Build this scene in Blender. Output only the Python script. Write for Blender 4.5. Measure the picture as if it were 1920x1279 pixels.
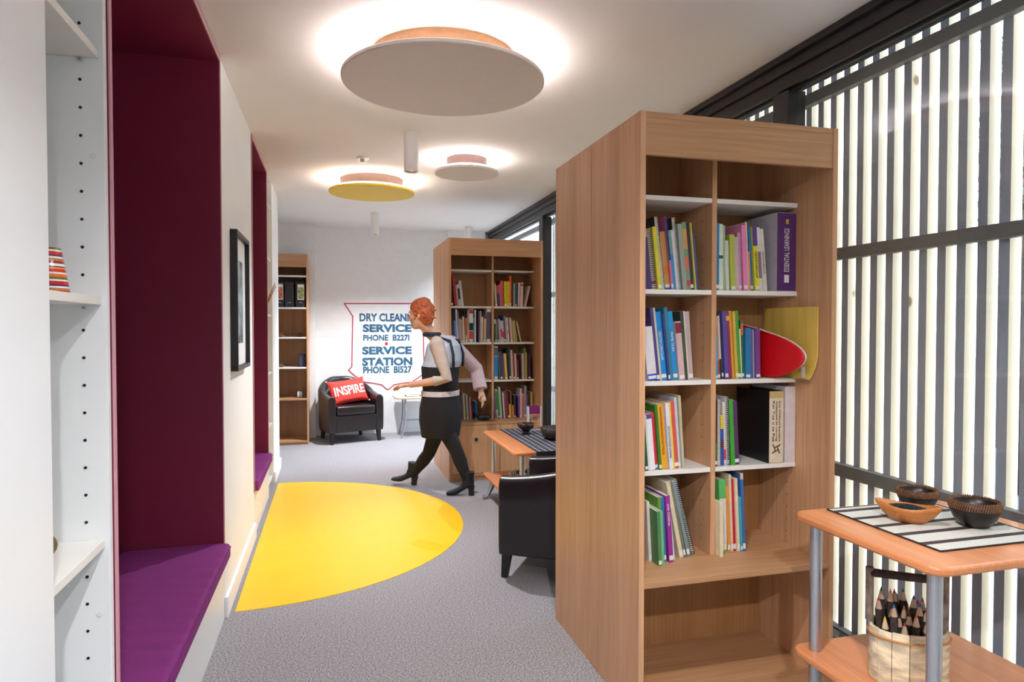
import bpy, bmesh, math, random
from mathutils import Vector, Matrix
rnd = random.Random(7)
S = bpy.context.scene
COL = S.collection
PI = math.pi
for o in list(bpy.data.objects): bpy.data.objects.remove(o)

# ------------------------------------------------------------------ camera
F_PX = 1245.0; CX, CY = 960.0, 639.5; CAM = Vector((0, 0, 1.4))
YAW = math.atan(339 / F_PX); PITCH = math.atan(28 / F_PX)
_F = Vector((math.sin(YAW) * math.cos(PITCH), math.cos(YAW) * math.cos(PITCH), -math.sin(PITCH)))
_R = Vector((math.cos(YAW), -math.sin(YAW), 0)); _U = _R.cross(_F)
cd = bpy.data.cameras.new('camera'); cam = bpy.data.objects.new('camera', cd); COL.objects.link(cam)
cd.sensor_fit = 'HORIZONTAL'; cd.sensor_width = 36.0; cd.lens = F_PX / 1920 * 36.0
cd.clip_start = 0.05; cd.clip_end = 200
cam.matrix_world = Matrix(((_R.x, _U.x, -_F.x, CAM.x), (_R.y, _U.y, -_F.y, CAM.y), (_R.z, _U.z, -_F.z, CAM.z), (0, 0, 0, 1)))
S.camera = cam

def at(x, y, ax, v):
    """where the photo's pixel meets the plane axis=v"""
    d = _F + _R * ((x - CX) / F_PX) - _U * ((y - CY) / F_PX)
    return CAM + d * ((v - CAM[ax]) / d[ax])

# ------------------------------------------------------------------ world, sun, exposure
W = bpy.data.worlds.new('sky'); S.world = W; W.use_nodes = True
nt = W.node_tree; bgn = nt.nodes['Background']
sky = nt.nodes.new('ShaderNodeTexSky'); sky.sky_type = 'HOSEK_WILKIE'; sky.turbidity = 3.5
sky.sun_direction = Vector((0.33, -0.90, 0.5)).normalized()
mixn = nt.nodes.new('ShaderNodeMix'); mixn.data_type = 'RGBA'; mixn.inputs[0].default_value = 0.8
nt.links.new(sky.outputs[0], mixn.inputs[6]); mixn.inputs[7].default_value = (0.62, 0.80, 1.0, 1)
nt.links.new(mixn.outputs[2], bgn.inputs[0]); bgn.inputs[1].default_value = 4.0

def lamp(name, kind, loc, energy, color=(1, 1, 1), rot=(0, 0, 0), **kw):
    l = bpy.data.lights.new(name, kind); l.energy = energy; l.color = color
    for k, v in kw.items(): setattr(l, k, v)
    o = bpy.data.objects.new(name, l); COL.objects.link(o); o.location = loc; o.rotation_euler = rot
    return o
sun = lamp('sun', 'SUN', (4, -4, 6), 4.0, (0.97, 0.98, 1.0), angle=math.radians(0.6))
sun.rotation_euler = Vector((0.33, -0.90, 0.5)).to_track_quat('Z', 'Y').to_euler()
S.view_settings.view_transform = 'Standard'; S.view_settings.look = 'None'
S.view_settings.gamma = 1.0; S.view_settings.use_curve_mapping = False
S.view_settings.exposure = 1.45

# ------------------------------------------------------------------ materials
MATS = {}
def srgb(r, g, b):
    f = lambda c: (c / 12.92) if c <= 0.04045 else ((c + 0.055) / 1.055) ** 2.4
    return (f(r / 255), f(g / 255), f(b / 255))
def mat(name, rgb, rough=0.6, metal=0.0, noise=0.06, scale=30.0, bump=0.0, bscale=None, spec=0.5, stretch=None, coat=0.0, emit=0.0, emitcol=None):
    """principled material with a procedural variation of tone, gloss and relief"""
    if name in MATS: return MATS[name]
    m = bpy.data.materials.new(name); m.use_nodes = True; MATS[name] = m
    n = m.node_tree.nodes; L = m.node_tree.links; b = n['Principled BSDF']
    c = srgb(*rgb)
    tc = n.new('ShaderNodeTexCoord'); mp = n.new('ShaderNodeMapping'); L.new(tc.outputs['Object'], mp.inputs[0])
    if stretch: mp.inputs['Scale'].default_value = stretch
    no = n.new('ShaderNodeTexNoise'); no.inputs['Scale'].default_value = scale; no.inputs['Detail'].default_value = 4
    L.new(mp.outputs[0], no.inputs['Vector'])
    cr = n.new('ShaderNodeValToRGB'); L.new(no.outputs['Fac'], cr.inputs[0])
    cr.color_ramp.elements[0].position = 0.3; cr.color_ramp.elements[1].position = 0.7
    cr.color_ramp.elements[0].color = (*[max(0, x * (1 - noise * 1.6)) for x in c], 1)
    cr.color_ramp.elements[1].color = (*[min(1, x * (1 + noise)) for x in c], 1)
    L.new(cr.outputs[0], b.inputs['Base Color'])
    b.inputs['Roughness'].default_value = rough; b.inputs['Metallic'].default_value = metal
    b.inputs['Specular IOR Level'].default_value = spec
    if coat: b.inputs['Coat Weight'].default_value = coat; b.inputs['Coat Roughness'].default_value = 0.12
    if bump:
        bp = n.new('ShaderNodeBump'); bp.inputs['Strength'].default_value = bump; bp.inputs['Distance'].default_value = 0.004
        n2 = n.new('ShaderNodeTexNoise'); n2.inputs['Scale'].default_value = bscale or scale * 2; n2.inputs['Detail'].default_value = 5
        L.new(mp.outputs[0], n2.inputs['Vector']); L.new(n2.outputs['Fac'], bp.inputs['Height']); L.new(bp.outputs[0], b.inputs['Normal'])
    if emit:
        b.inputs['Emission Color'].default_value = (*(emitcol or c), 1); b.inputs['Emission Strength'].default_value = emit
    return m
def stripes(name, cols, axis='Z', period=0.1, rough=0.6, bump=0.0):
    """hard bands of the given colours along one object axis; cols = [(width share, rgb), ...]"""
    if name in MATS: return MATS[name]
    m = bpy.data.materials.new(name); m.use_nodes = True; MATS[name] = m
    n = m.node_tree.nodes; L = m.node_tree.links; b = n['Principled BSDF']
    tc = n.new('ShaderNodeTexCoord'); sp = n.new('ShaderNodeSeparateXYZ'); L.new(tc.outputs['Object'], sp.inputs[0])
    dv = n.new('ShaderNodeMath'); dv.operation = 'DIVIDE'; dv.inputs[1].default_value = period; L.new(sp.outputs[axis], dv.inputs[0])
    fr = n.new('ShaderNodeMath'); fr.operation = 'FRACT'; L.new(dv.outputs[0], fr.inputs[0])
    cr = n.new('ShaderNodeValToRGB'); cr.color_ramp.interpolation = 'CONSTANT'; L.new(fr.outputs[0], cr.inputs[0])
    tot = sum(w for w, _ in cols); p = 0
    cr.color_ramp.elements.remove(cr.color_ramp.elements[1])
    for i, (w, c) in enumerate(cols):
        e = cr.color_ramp.elements[0] if i == 0 else cr.color_ramp.elements.new(min(0.999, p / tot))
        if i == 0: e.position = 0
        e.color = (*srgb(*c), 1); p += w
    L.new(cr.outputs[0], b.inputs['Base Color']); b.inputs['Roughness'].default_value = rough
    if bump:
        no = n.new('ShaderNodeTexNoise'); no.inputs['Scale'].default_value = 220; L.new(tc.outputs['Object'], no.inputs[0])
        bp = n.new('ShaderNodeBump'); bp.inputs['Strength'].default_value = bump; bp.inputs['Distance'].default_value = 0.004
        L.new(no.outputs['Fac'], bp.inputs['Height']); L.new(bp.outputs[0], b.inputs['Normal'])
    return m
def oak(name, rgb, along='Z', rough=0.42):
    """straight-grained veneer, grain along one axis"""
    if name in MATS: return MATS[name]
    m = bpy.data.materials.new(name); m.use_nodes = True; MATS[name] = m
    n = m.node_tree.nodes; L = m.node_tree.links; b = n['Principled BSDF']; c = srgb(*rgb)
    tc = n.new('ShaderNodeTexCoord'); mp = n.new('ShaderNodeMapping'); L.new(tc.outputs['Object'], mp.inputs[0])
    mp.inputs['Scale'].default_value = {'Z': (1, 1, 0.035), 'X': (0.035, 1, 1), 'Y': (1, 0.035, 1)}[along]
    no = n.new('ShaderNodeTexNoise'); no.inputs['Scale'].default_value = 95; no.inputs['Detail'].default_value = 6; L.new(mp.outputs[0], no.inputs['Vector'])
    n2 = n.new('ShaderNodeTexNoise'); n2.inputs['Scale'].default_value = 11; n2.inputs['Detail'].default_value = 2; L.new(mp.outputs[0], n2.inputs['Vector'])
    ad = n.new('ShaderNodeMath'); ad.operation = 'ADD'; L.new(no.outputs['Fac'], ad.inputs[0]); L.new(n2.outputs['Fac'], ad.inputs[1])
    cr = n.new('ShaderNodeValToRGB'); L.new(ad.outputs[0], cr.inputs[0])
    hf = n.new('ShaderNodeMath'); hf.operation = 'MULTIPLY'; hf.inputs[1].default_value = 0.5; L.new(ad.outputs[0], hf.inputs[0]); L.new(hf.outputs[0], cr.inputs[0])
    cr.color_ramp.elements[0].position = 0.33; cr.color_ramp.elements[1].position = 0.68
    cr.color_ramp.elements[0].color = (c[0] * .74, c[1] * .68, c[2] * .6, 1); cr.color_ramp.elements[1].color = (min(1, c[0] * 1.12), min(1, c[1] * 1.12), min(1, c[2] * 1.12), 1)
    L.new(cr.outputs[0], b.inputs['Base Color']); b.inputs['Roughness'].default_value = rough
    bp = n.new('ShaderNodeBump'); bp.inputs['Strength'].default_value = 0.12; bp.inputs['Distance'].default_value = 0.002
    L.new(no.outputs['Fac'], bp.inputs['Height']); L.new(bp.outputs[0], b.inputs['Normal'])
    return m

M_WALL = mat('white_paint', (238, 238, 236), 0.7, noise=0.012, scale=4)
M_CEIL = mat('ceiling_paint', (236, 233, 230), 0.85, noise=0.01, scale=3)
M_MELA = mat('white_melamine', (236, 237, 236), 0.4, noise=0.008, scale=6)
M_SHELF = mat('white_shelf_board', (232, 228, 220), 0.45, noise=0.015, scale=8)
M_MAROON = mat('maroon_paint', (118, 20, 56), 0.55, noise=0.03, scale=5)
M_PURPLE = mat('purple_fabric', (134, 54, 122), 0.9, noise=0.07, scale=300, bump=0.35, bscale=500, spec=0.2)
M_PIPING = mat('purple_piping', (116, 30, 108), 0.85, noise=0.05, scale=200)
M_ALU = mat('dark_aluminium', (52, 49, 50), 0.38, 0.35, noise=0.03, scale=10)
M_ALU2 = mat('black_gasket', (14, 14, 16), 0.5, noise=0.02)
M_STEEL = mat('satin_steel', (186, 188, 194), 0.32, 0.85, noise=0.03, scale=40)
M_OAK = oak('oak_veneer_upright', (208, 160, 120), 'Z')
M_OAKX = oak('oak_veneer_across', (192, 146, 106), 'X')
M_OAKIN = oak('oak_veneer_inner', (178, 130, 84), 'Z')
M_BEECH = oak('orange_beech', (216, 140, 92), 'Y', 0.32)
M_LEATHER = mat('dark_brown_leather', (30, 24, 26), 0.3, noise=0.10, scale=18, bump=0.15, bscale=120, coat=0.25)
M_LEG = mat('black_stained_wood', (22, 18, 18), 0.4, noise=0.1, scale=30)
M_YELLOW = mat('yellow_vinyl', (255, 194, 14), 0.42, noise=0.012, scale=6)
M_PAGES = stripes('paper_pages', [(1, (232, 226, 210)), (1, (214, 206, 188))], 'X', 0.0011, 0.9)
M_STICK = mat('white_sticker', (226, 224, 218), 0.6, noise=0.03, scale=300)
M_BLACK = mat('matt_black', (16, 16, 18), 0.6, noise=0.05)
M_HOLE = mat('dark_hole', (24, 18, 14), 0.9, noise=0.05)

# carpet: speckled wool
M_CARPET = mat('grey_speckled_carpet', (150, 144, 146), 0.95, noise=0.1, scale=60, spec=0.1)
_n = M_CARPET.node_tree.nodes; _l = M_CARPET.node_tree.links
_v = _n.new('ShaderNodeTexNoise'); _v.inputs['Scale'].default_value = 135; _v.inputs['Detail'].default_value = 6; _v.inputs['Roughness'].default_value = .75
_tc = [x for x in _n if x.type == 'TEX_COORD'][0]; _l.new(_tc.outputs['Object'], _v.inputs['Vector'])
_cr = _n.new('ShaderNodeValToRGB'); _l.new(_v.outputs['Fac'], _cr.inputs[0])
_cr.color_ramp.elements[0].position = 0.36; _cr.color_ramp.elements[1].position = 0.62
_cr.color_ramp.elements[0].color = (*srgb(96, 90, 92), 1); _cr.color_ramp.elements[1].color = (*srgb(190, 185, 186), 1)
_e = _cr.color_ramp.elements.new(0.48); _e.color = (*srgb(142, 137, 140), 1)
_l.new(_cr.outputs[0], _n['Principled BSDF'].inputs['Base Color'])
_b = _n.new('ShaderNodeBump'); _b.inputs['Strength'].default_value = 0.5; _b.inputs['Distance'].default_value = 0.004
_l.new(_v.outputs['Fac'], _b.inputs['Height']); _l.new(_b.outputs[0], _n['Principled BSDF'].inputs['Normal'])

# painted brick: white blocks with soft joints
def brick_mat():
    m = mat('white_painted_brick', (238, 238, 238), 0.6, noise=0.015, scale=10)
    n = m.node_tree.nodes; L = m.node_tree.links
    tc = [x for x in n if x.type == 'TEX_COORD'][0]
    sp = n.new('ShaderNodeSeparateXYZ'); cb = n.new('ShaderNodeCombineXYZ'); L.new(tc.outputs['Object'], sp.inputs[0])
    L.new(sp.outputs['X'], cb.inputs['X']); L.new(sp.outputs['Z'], cb.inputs['Y'])
    br = n.new('ShaderNodeTexBrick'); L.new(cb.outputs[0], br.inputs['Vector'])
    br.inputs['Scale'].default_value = 1.0; br.inputs['Brick Width'].default_value = 0.30; br.inputs['Row Height'].default_value = 0.105
    br.inputs['Mortar Size'].default_value = 0.005; br.inputs['Mortar Smooth'].default_value = 0.6
    bp = n.new('ShaderNodeBump'); bp.inputs['Strength'].default_value = 0.25; bp.inputs['Distance'].default_value = 0.004; bp.invert = True
    L.new(br.outputs['Fac'], bp.inputs['Height']); L.new(bp.outputs[0], n['Principled BSDF'].inputs['Normal'])
    return m
M_BRICK = brick_mat()

def glass_mat():
    m = bpy.data.materials.new('window_glass'); m.use_nodes = True; n = m.node_tree.nodes; L = m.node_tree.links
    n.remove(n['Principled BSDF']); out = n['Material Output']
    tr = n.new('ShaderNodeBsdfTransparent'); tr.inputs[0].default_value = (0.96, 0.985, 0.98, 1)
    gl = n.new('ShaderNodeBsdfGlossy'); gl.inputs['Roughness'].default_value = 0.0; gl.inputs[0].default_value = (0.9, 0.95, 1, 1)
    lw = n.new('ShaderNodeLayerWeight'); lw.inputs[0].default_value = 0.5; mx = n.new('ShaderNodeMixShader')
    pw = n.new('ShaderNodeMath'); pw.operation = 'POWER'; pw.inputs[1].default_value = 5.0; L.new(lw.outputs['Facing'], pw.inputs[0])
    ma = n.new('ShaderNodeMath'); ma.operation = 'MULTIPLY_ADD'; ma.inputs[1].default_value = 0.9; ma.inputs[2].default_value = 0.035; L.new(pw.outputs[0], ma.inputs[0])
    L.new(ma.outputs[0], mx.inputs[0]); L.new(tr.outputs[0], mx.inputs[1]); L.new(gl.outputs[0], mx.inputs[2]); L.new(mx.outputs[0], out.inputs[0])
    return m
M_GLASS = glass_mat()

# ------------------------------------------------------------------ mesh helpers
class MB:
    def __init__(s): s.b = bmesh.new(); s.smooth = False
    def box(s, x0, x1, y0, y1, z0, z1):
        v = [s.b.verts.new(p) for p in ((x0, y0, z0), (x1, y0, z0), (x1, y1, z0), (x0, y1, z0), (x0, y0, z1), (x1, y0, z1), (x1, y1, z1), (x0, y1, z1))]
        for f in ((0, 3, 2, 1), (4, 5, 6, 7), (0, 1, 5, 4), (1, 2, 6, 5), (2, 3, 7, 6), (3, 0, 4, 7)): s.b.faces.new([v[i] for i in f])
        return s
    def tube(s, pts, rads, seg=12, cap=True, flat=None):
        """swept round section; flat=(a,b) squashes it along its two section axes"""
        pts = [Vector(p) for p in pts]; rings = []
        if not isinstance(rads, (list, tuple)): rads = [rads] * len(pts)
        up = None
        for i, p in enumerate(pts):
            d = (pts[min(i + 1, len(pts) - 1)] - pts[max(i - 1, 0)]).normalized()
            if up is None:
                up = Vector((0, 0, 1)) if abs(d.z) < 0.9 else Vector((0, 1, 0))
            a = d.cross(up).normalized(); u = a.cross(d).normalized(); up = u
            r = rads[i]; ra, rb = (r if isinstance(r, (tuple, list)) else (r, r))
            rings.append([s.b.verts.new(p + a * math.cos(t) * ra + u * math.sin(t) * rb) for t in [2 * PI * k / seg for k in range(seg)]])
        for A, B in zip(rings, rings[1:]):
            for k in range(seg): s.b.faces.new((A[k], A[(k + 1) % seg], B[(k + 1) % seg], B[k]))
        if cap:
            s.b.faces.new(rings[0][::-1]); s.b.faces.new(rings[-1])
        return s
    def rings(s, R, close_ends=True, loop=True):
        vr = [[s.b.verts.new(p) for p in r] for r in R]; n = len(vr[0])
        for A, B in zip(vr, vr[1:]):
            for k in range(n if loop else n - 1): s.b.faces.new((A[k], A[(k + 1) % n], B[(k + 1) % n], B[k]))
        if close_ends: s.b.faces.new(vr[0][::-1]); s.b.faces.new(vr[-1])
        return s
    def lathe(s, prof, c=(0, 0, 0), seg=32, sx=1, sy=1, rot=0):
        """prof = [(r, z)...] from the axis at the bottom, round to the axis at the top"""
        R = []
        for r, z in prof:
            R.append([(c[0] + math.cos(t + rot) * r * sx, c[1] + math.sin(t + rot) * r * sy, c[2] + z) for t in [2 * PI * k / seg for k in range(seg)]])
        return s.rings(R)
    def prism(s, poly, z0, z1, axis='Z', off=0):
        def P(u, v, w): return {'Z': (u, v, w), 'Y': (u, w, v), 'X': (w, u, v)}[axis]
        A = [s.b.verts.new(P(u, v, z0)) for u, v in poly]; B = [s.b.verts.new(P(u, v, z1)) for u, v in poly]; n = len(poly)
        s.b.faces.new(A[::-1]); s.b.faces.new(B)
        for k in range(n): s.b.faces.new((A[k], A[(k + 1) % n], B[(k + 1) % n], B[k]))
        return s
    def ball(s, c, r, sx=1, sy=1, sz=1, sub=2):
        q = bmesh.ops.create_icosphere(s.b, subdivisions=sub, radius=r)
        for v in q['verts']: v.co = Vector((v.co.x * sx + c[0], v.co.y * sy + c[1], v.co.z * sz + c[2]))
        return s
    def build(s, name, m, parent=None, world=True, bevel=0.0, smooth=False, bseg=2, weld=False, sub=0):
        if weld: bmesh.ops.remove_doubles(s.b, verts=s.b.verts, dist=1e-5)
        if parent is not None and world:
            o = Vector(parent.get('_o', (0, 0, 0)))
            for v in s.b.verts: v.co -= o
        bmesh.ops.recalc_face_normals(s.b, faces=s.b.faces)
        me = bpy.data.meshes.new(name); s.b.to_mesh(me); s.b.free()
        me.materials.append(m)
        if smooth:
            for p in me.polygons: p.use_smooth = True
        o = bpy.data.objects.new(name, me); COL.objects.link(o)
        if parent is not None: o.parent = parent
        if bevel:
            md = o.modifiers.new('bevel', 'BEVEL'); md.width = bevel; md.segments = bseg; md.limit_method = 'ANGLE'; md.angle_limit = math.radians(40)
            me.polygons.foreach_set('use_smooth', [True] * len(me.polygons)) if False else None
        if sub:
            md = o.modifiers.new('sub', 'SUBSURF'); md.levels = sub; md.render_levels = sub
        return o
def bx(*a): return MB().box(*a)
def tag(o, label, cat, group=None):
    o['label'] = label; o['category'] = cat
    if group: o['group'] = group
    return o
ROOTS = []
def thing(name, label, cat, loc, group=None):
    """an Empty at the thing's base; its parts are given in room coordinates"""
    o = bpy.data.objects.new(name, None); COL.objects.link(o); o.location = loc; o.empty_display_size = 0.05
    o['_o'] = list(loc); ROOTS.append(o)
    return tag(o, label, cat, group)
def struct(o): o['kind'] = 'structure'; return o
def smooth_by_angle(o, deg=40):
    me = o.data
    for p in me.polygons: p.use_smooth = True
    bm = bmesh.new(); bm.from_mesh(me)
    for e in bm.edges:
        if len(e.link_faces) == 2 and e.calc_face_angle(0) > math.radians(deg): e.smooth = False
    bm.to_mesh(me); bm.free(); return o

def text_mesh(name, body, m, width, height, thick=0.0006, bold=0.0, shear=0.0, spacing=1.0):
    """lettering as a mesh, fitted to width x height, centred on its origin in XY, facing +Z"""
    cu = bpy.data.curves.new('txt', 'FONT'); cu.body = body; cu.extrude = 0.01; cu.offset = bold; cu.shear = shear; cu.space_character = spacing
    cu.resolution_u = 3
    to = bpy.data.objects.new('txt', cu); COL.objects.link(to); bpy.context.view_layer.update()
    me = bpy.data.meshes.new_from_object(to.evaluated_get(bpy.context.evaluated_depsgraph_get()))
    bpy.data.objects.remove(to); bpy.data.curves.remove(cu)
    xs = [v.co.x for v in me.vertices]; ys = [v.co.y for v in me.vertices]; zs = [v.co.z for v in me.vertices]
    x0, x1, y0, y1 = min(xs), max(xs), min(ys), max(ys)
    for v in me.vertices:
        v.co = Vector(((v.co.x - (x0 + x1) / 2) * width / (x1 - x0), (v.co.y - (y0 + y1) / 2) * height / (y1 - y0), (v.co.z / 0.01) * thick))
    me.materials.clear(); me.materials.append(m); me.name = name
    o = bpy.data.objects.new(name, me); COL.objects.link(o); return o
def place_text(o, parent, loc, right, up):
    """right/up = the directions lettering runs and stands, in the parent's space"""
    r = Vector(right).normalized(); u = Vector(up).normalized(); n = r.cross(u)
    M = Matrix(((r.x, u.x, n.x, loc[0]), (r.y, u.y, n.y, loc[1]), (r.z, u.z, n.z, loc[2]), (0, 0, 0, 1)))
    o.data.transform(M)
    if parent is not None: o.parent = parent
    return o

# ------------------------------------------------------------------ the room
H = 2.665; XL = -0.50; XW = 2.06; YB = 8.80; Y0 = -3.0
o = struct(bx(-1.6, 2.20, Y0 - .1, YB + .2, -0.12, 0).build('floor', M_CARPET))
o = struct(bx(-1.6, 2.20, Y0 - .1, YB + .2, H, H + .12).build('ceiling', M_CEIL))
# back wall: painted brick, with the thicker piece on the left
struct(bx(-1.6, 2.20, YB, YB + .15, 0, H).build('wall_back', M_BRICK))
struct(bx(-1.2, -0.193, 8.64, YB - .001, 0, H - .001).build('wall_back_pier', M_BRICK))
struct(bx(1.50, 2.0, 8.72, YB - .001, 0, H - .001).build('trim_1', M_WALL))
struct(bx(-1.6, 2.20, Y0 - .1, Y0, 0, H).build('wall_front', M_WALL))
# left wall: solid pieces between the recesses
struct(bx(-1.45, -1.35, Y0, YB, 0, H - .001).build('wall_left_outer', M_WALL))
struct(bx(-.98, XL, Y0, 1.00, 0, H - .001).build('wall_left', M_WALL))
struct(bx(-.98, XL, 3.40, 4.66, 0, H - .001).build('wall_left_middle', M_WALL))
struct(bx(-1.34, XL, 6.24, 6.92, 0, H - .001).build('wall_left_end', M_WALL))
for i, (a, b) in enumerate(((3.40, 4.66), (6.24, 6.92))):
    struct(bx(XL, XL + .016, a, b, 0, .10).build('baseboard_left' if i == 0 else 'baseboard_left_end', M_WALL, bevel=.003))

# ---- seat niches (maroon lined box with a bench and its cushion)
def niche(ya, yb, label, cush_label):
    t = thing('window_seat_niche', label, 'built-in bench niche', (XL - .2, (ya + yb) / 2, 0), 'maroon bench niches')
    d = XL - .44; top = 2.635; e = 0.002
    def p(n, m, *a, **k): return bx(*a).build(n, m, t, **k)
    p('back_panel', M_MAROON, d - .02, d, ya + e, yb - e, .0, top)
    for q, (a, b) in enumerate(((ya + e, ya + .018), (yb - .018, yb - e))):
        p('side_panel', M_MAROON, d, XL + .002, a, b, .30, top)
    p('soffit', M_MAROON, d, XL + .002, ya + .018, yb - .018, top, top + .018)
    M_EDGE = mat('pale_pink_edge', (206, 150, 160), 0.5, noise=.02)
    fr = MB(); fr.box(XL + .002, XL + .006, ya + e, ya + .018, .30, top + .018); fr.box(XL + .002, XL + .006, yb - .018, yb - e, .30, top + .018)
    fr.box(XL + .002, XL + .006, ya + .018, yb - .018, top, top + .018); fr.build('edge_trim', M_EDGE, t)
    p('bench_front', M_MELA, XL - .022, XL, ya + .004, yb - .004, 0, .298, bevel=.001)
    p('bench_board', M_MELA, d, XL - .022, ya + .004, yb - .004, .27, .298)
    # cushion: rounded slab with creases
    c = bmesh.new(); nx, ny = 12, 64; x0, x1 = d + .004, XL + .034; z0, z1 = .300, .372
    yy0, yy1 = ya + .022, yb - .022
    def surf(u, v):
        x = x0 + (x1 - x0) * u; y = yy0 + (yy1 - yy0) * v
        cr = .0065 * math.sin(v * 90 + 3 * math.sin(u * 3 + v * 7)) * (0.3 + .7 * math.sin(v * 9 + 1) ** 2) * (u ** .6)
        return x, y, z1 + cr + .004 * math.sin(u * PI)
    T = [[c.verts.new(surf(i / nx, j / ny)) for j in range(ny + 1)] for i in range(nx + 1)]
    Bt = [[c.verts.new((T[i][j].co.x, T[i][j].co.y, z0)) for j in range(ny + 1)] for i in range(nx + 1)]
    for i in range(nx):
        for j in range(ny):
            c.faces.new((T[i][j], T[i + 1][j], T[i + 1][j + 1], T[i][j + 1])); c.faces.new((Bt[i][j], Bt[i][j + 1], Bt[i + 1][j + 1], Bt[i + 1][j]))
    for j in range(ny):
        c.faces.new((T[nx][j], Bt[nx][j], Bt[nx][j + 1], T[nx][j + 1])); c.faces.new((T[0][j], T[0][j + 1], Bt[0][j + 1], Bt[0][j]))
    for i in range(nx):
        c.faces.new((T[i][0], Bt[i][0], Bt[i + 1][0], T[i + 1][0])); c.faces.new((T[i][ny], T[i + 1][ny], Bt[i + 1][ny], Bt[i][ny]))
    mb = MB(); mb.b = c
    cu = thing('bench_cushion', cush_label, 'cushion', (XL - .2, (ya + yb) / 2, .30), 'purple bench cushions')
    mb.build('pad', M_PURPLE, cu, bevel=.018, bseg=4, smooth=True)
    MB().tube([(x1 + .001, yy0 + .02, z1 - .014), (x1 + .001, yy1 - .02, z1 - .014)], .0028, 8).build('piping', M_PIPING, cu, smooth=True)
    for q, (ypos) in enumerate((ya + .35, ya + 1.2)): pass
    return t
niche(1.752, 3.398, 'tall maroon lined bench niche nearest the front, floor to ceiling', 'long creased purple bench cushion in the near maroon niche')
niche(4.662, 5.72, 'tall maroon bench niche beyond the framed picture', 'purple bench cushion in the far maroon niche past the picture')

# ---- white open shelf units set into the left wall
t = thing('white_shelf_unit', 'white built-in cupboard with narrow open shelves beside near niche', 'shelf unit', (-.75, 1.4, 0), 'white shelf units in the left wall')
d = XL - .44
bx(XL - .02, XL, 1.004, 1.405, 0.0, H - .003).build('cupboard_door', M_MELA, t, bevel=.001)['label'] = 'flush white cupboard door at the left edge'
bx(d, XL - .0215, 1.387, 1.405, 0, H - .003).build('side_panel', M_MELA, t, bevel=.001)
bx(d, XL, 1.728, 1.750, 0, H - .003).build('side_panel', M_MELA, t, bevel=.001)
bx(d - .018, d, 1.004, 1.750, 0, H - .003).build('back_panel', M_MELA, t)
for z in (2.030, 1.468, .905, .10):
    s = bx(d + .001, XL - .010, 1.406, 1.727, z - .019, z).build('shelf', M_SHELF, t, bevel=.001)
    if z != .10:
        MB().tube([(-.545, 1.7275, z - .026), (-.545, 1.716, z - .026)], .0035, 8).build('shelf_pin', M_STEEL, s)
for z in [z for z in [.186 + .0634 * k for k in range(38)] if min(abs(z - q) for q in (2.01, 1.45, .89, .09)) > .02]:
    MB().tube([(-.548, 1.7268, z), (-.548, 1.7282, z)], .0035, 10).build('peg_hole', M_HOLE, t)
for z in (1.79, .73):
    MB().tube([(-.523, 1.7265, z), (-.523, 1.7275, z)], .006, 12).build('cap', M_SHELF, t)

t = thing('white_shelf_unit', 'white open shelf unit beyond the far maroon niche', 'shelf unit', (-.75, 5.98, 0), 'white shelf units in the left wall')
bx(d, XL, 5.723, 5.741, 0, H - .003).build('side_panel', M_MELA, t, bevel=.001)
bx(d, XL, 6.220, 6.238, 0, H - .003).build('side_panel', M_MELA, t, bevel=.001)
bx(d - .018, d, 5.723, 6.238, 0, H - .003).build('back_panel', M_MELA, t)
for z in (2.43, 1.98, 1.50, 1.0, .55, .08):
    bx(d + .001, XL - .01, 5.742, 6.219, z - .018, z).build('shelf', M_SHELF, t, bevel=.001)

# striped tumbler lampshade and painted gourd on the near shelves
STR = [(1, (150, 30, 50)), (1.2, (196, 120, 60)), (.8, (240, 235, 230)), (.6, (30, 40, 90)), (1.6, (200, 40, 50)), (.7, (244, 240, 225)), (1, (120, 110, 50)), (1.3, (226, 120, 50)), (.8, (240, 225, 230)),
       (1.3, (214, 50, 40)), (.8, (236, 150, 40)), (.5, (30, 50, 100)), (1.1, (246, 244, 238))]
sh = thing('striped_tumbler', 'small tapered tumbler with red, orange and white stripes on white shelf', 'tumbler', (-.578, 1.60, 1.468))
M_STR = stripes('stripe_glaze', STR, 'Z', .062, .25)
MB().lathe([(.001, 0), (.044, 0), (.045, .002), (.030, .094), (.0285, .095), (.0275, .094), (.042, .006), (.001, .005)], (-.578, 1.60, 1.4685), 40).build('body', M_STR, sh, smooth=True)
eg = thing('painted_gourd', 'small round brown and cream painted gourd on low white shelf', 'ornament', (-.60, 1.60, .905))
MB().ball((-.60, 1.60, .9355), .030, 1.25, 1.0, 1.0, 3).build('body', mat('gourd_brown', (120, 96, 60), .45, noise=.5, scale=22), eg, smooth=True)
MB().tube([(-.60, 1.60, .962), (-.598, 1.60, .975)], [.006, .004], 10).build('stalk', mat('gourd_stalk', (60, 36, 40), .6), eg, smooth=True)
# driftwood twigs on the far white shelf
for k, (dz, a) in enumerate(((0, .35), (.02, .55), (.0, .2))):
    y = 5.80 + k * .06
    MB().tube([(-.56, y, 1.508 + .004 * k), (-.50, y + .03, 1.62 + .03 * a), (-.455, y + .07, 1.74 + dz)], [.007, .006, .003], 8).build('wooden_stick', mat('pale_twig', (176, 130, 80), .7, noise=.2, scale=60), smooth=True)
for k, o in enumerate([o for o in bpy.data.objects if o.name.startswith('wooden_stick')]):
    tag(o, 'thin tan wooden stick poking out of the far white shelf', 'stick', 'sticks on the far white shelf')

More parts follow.
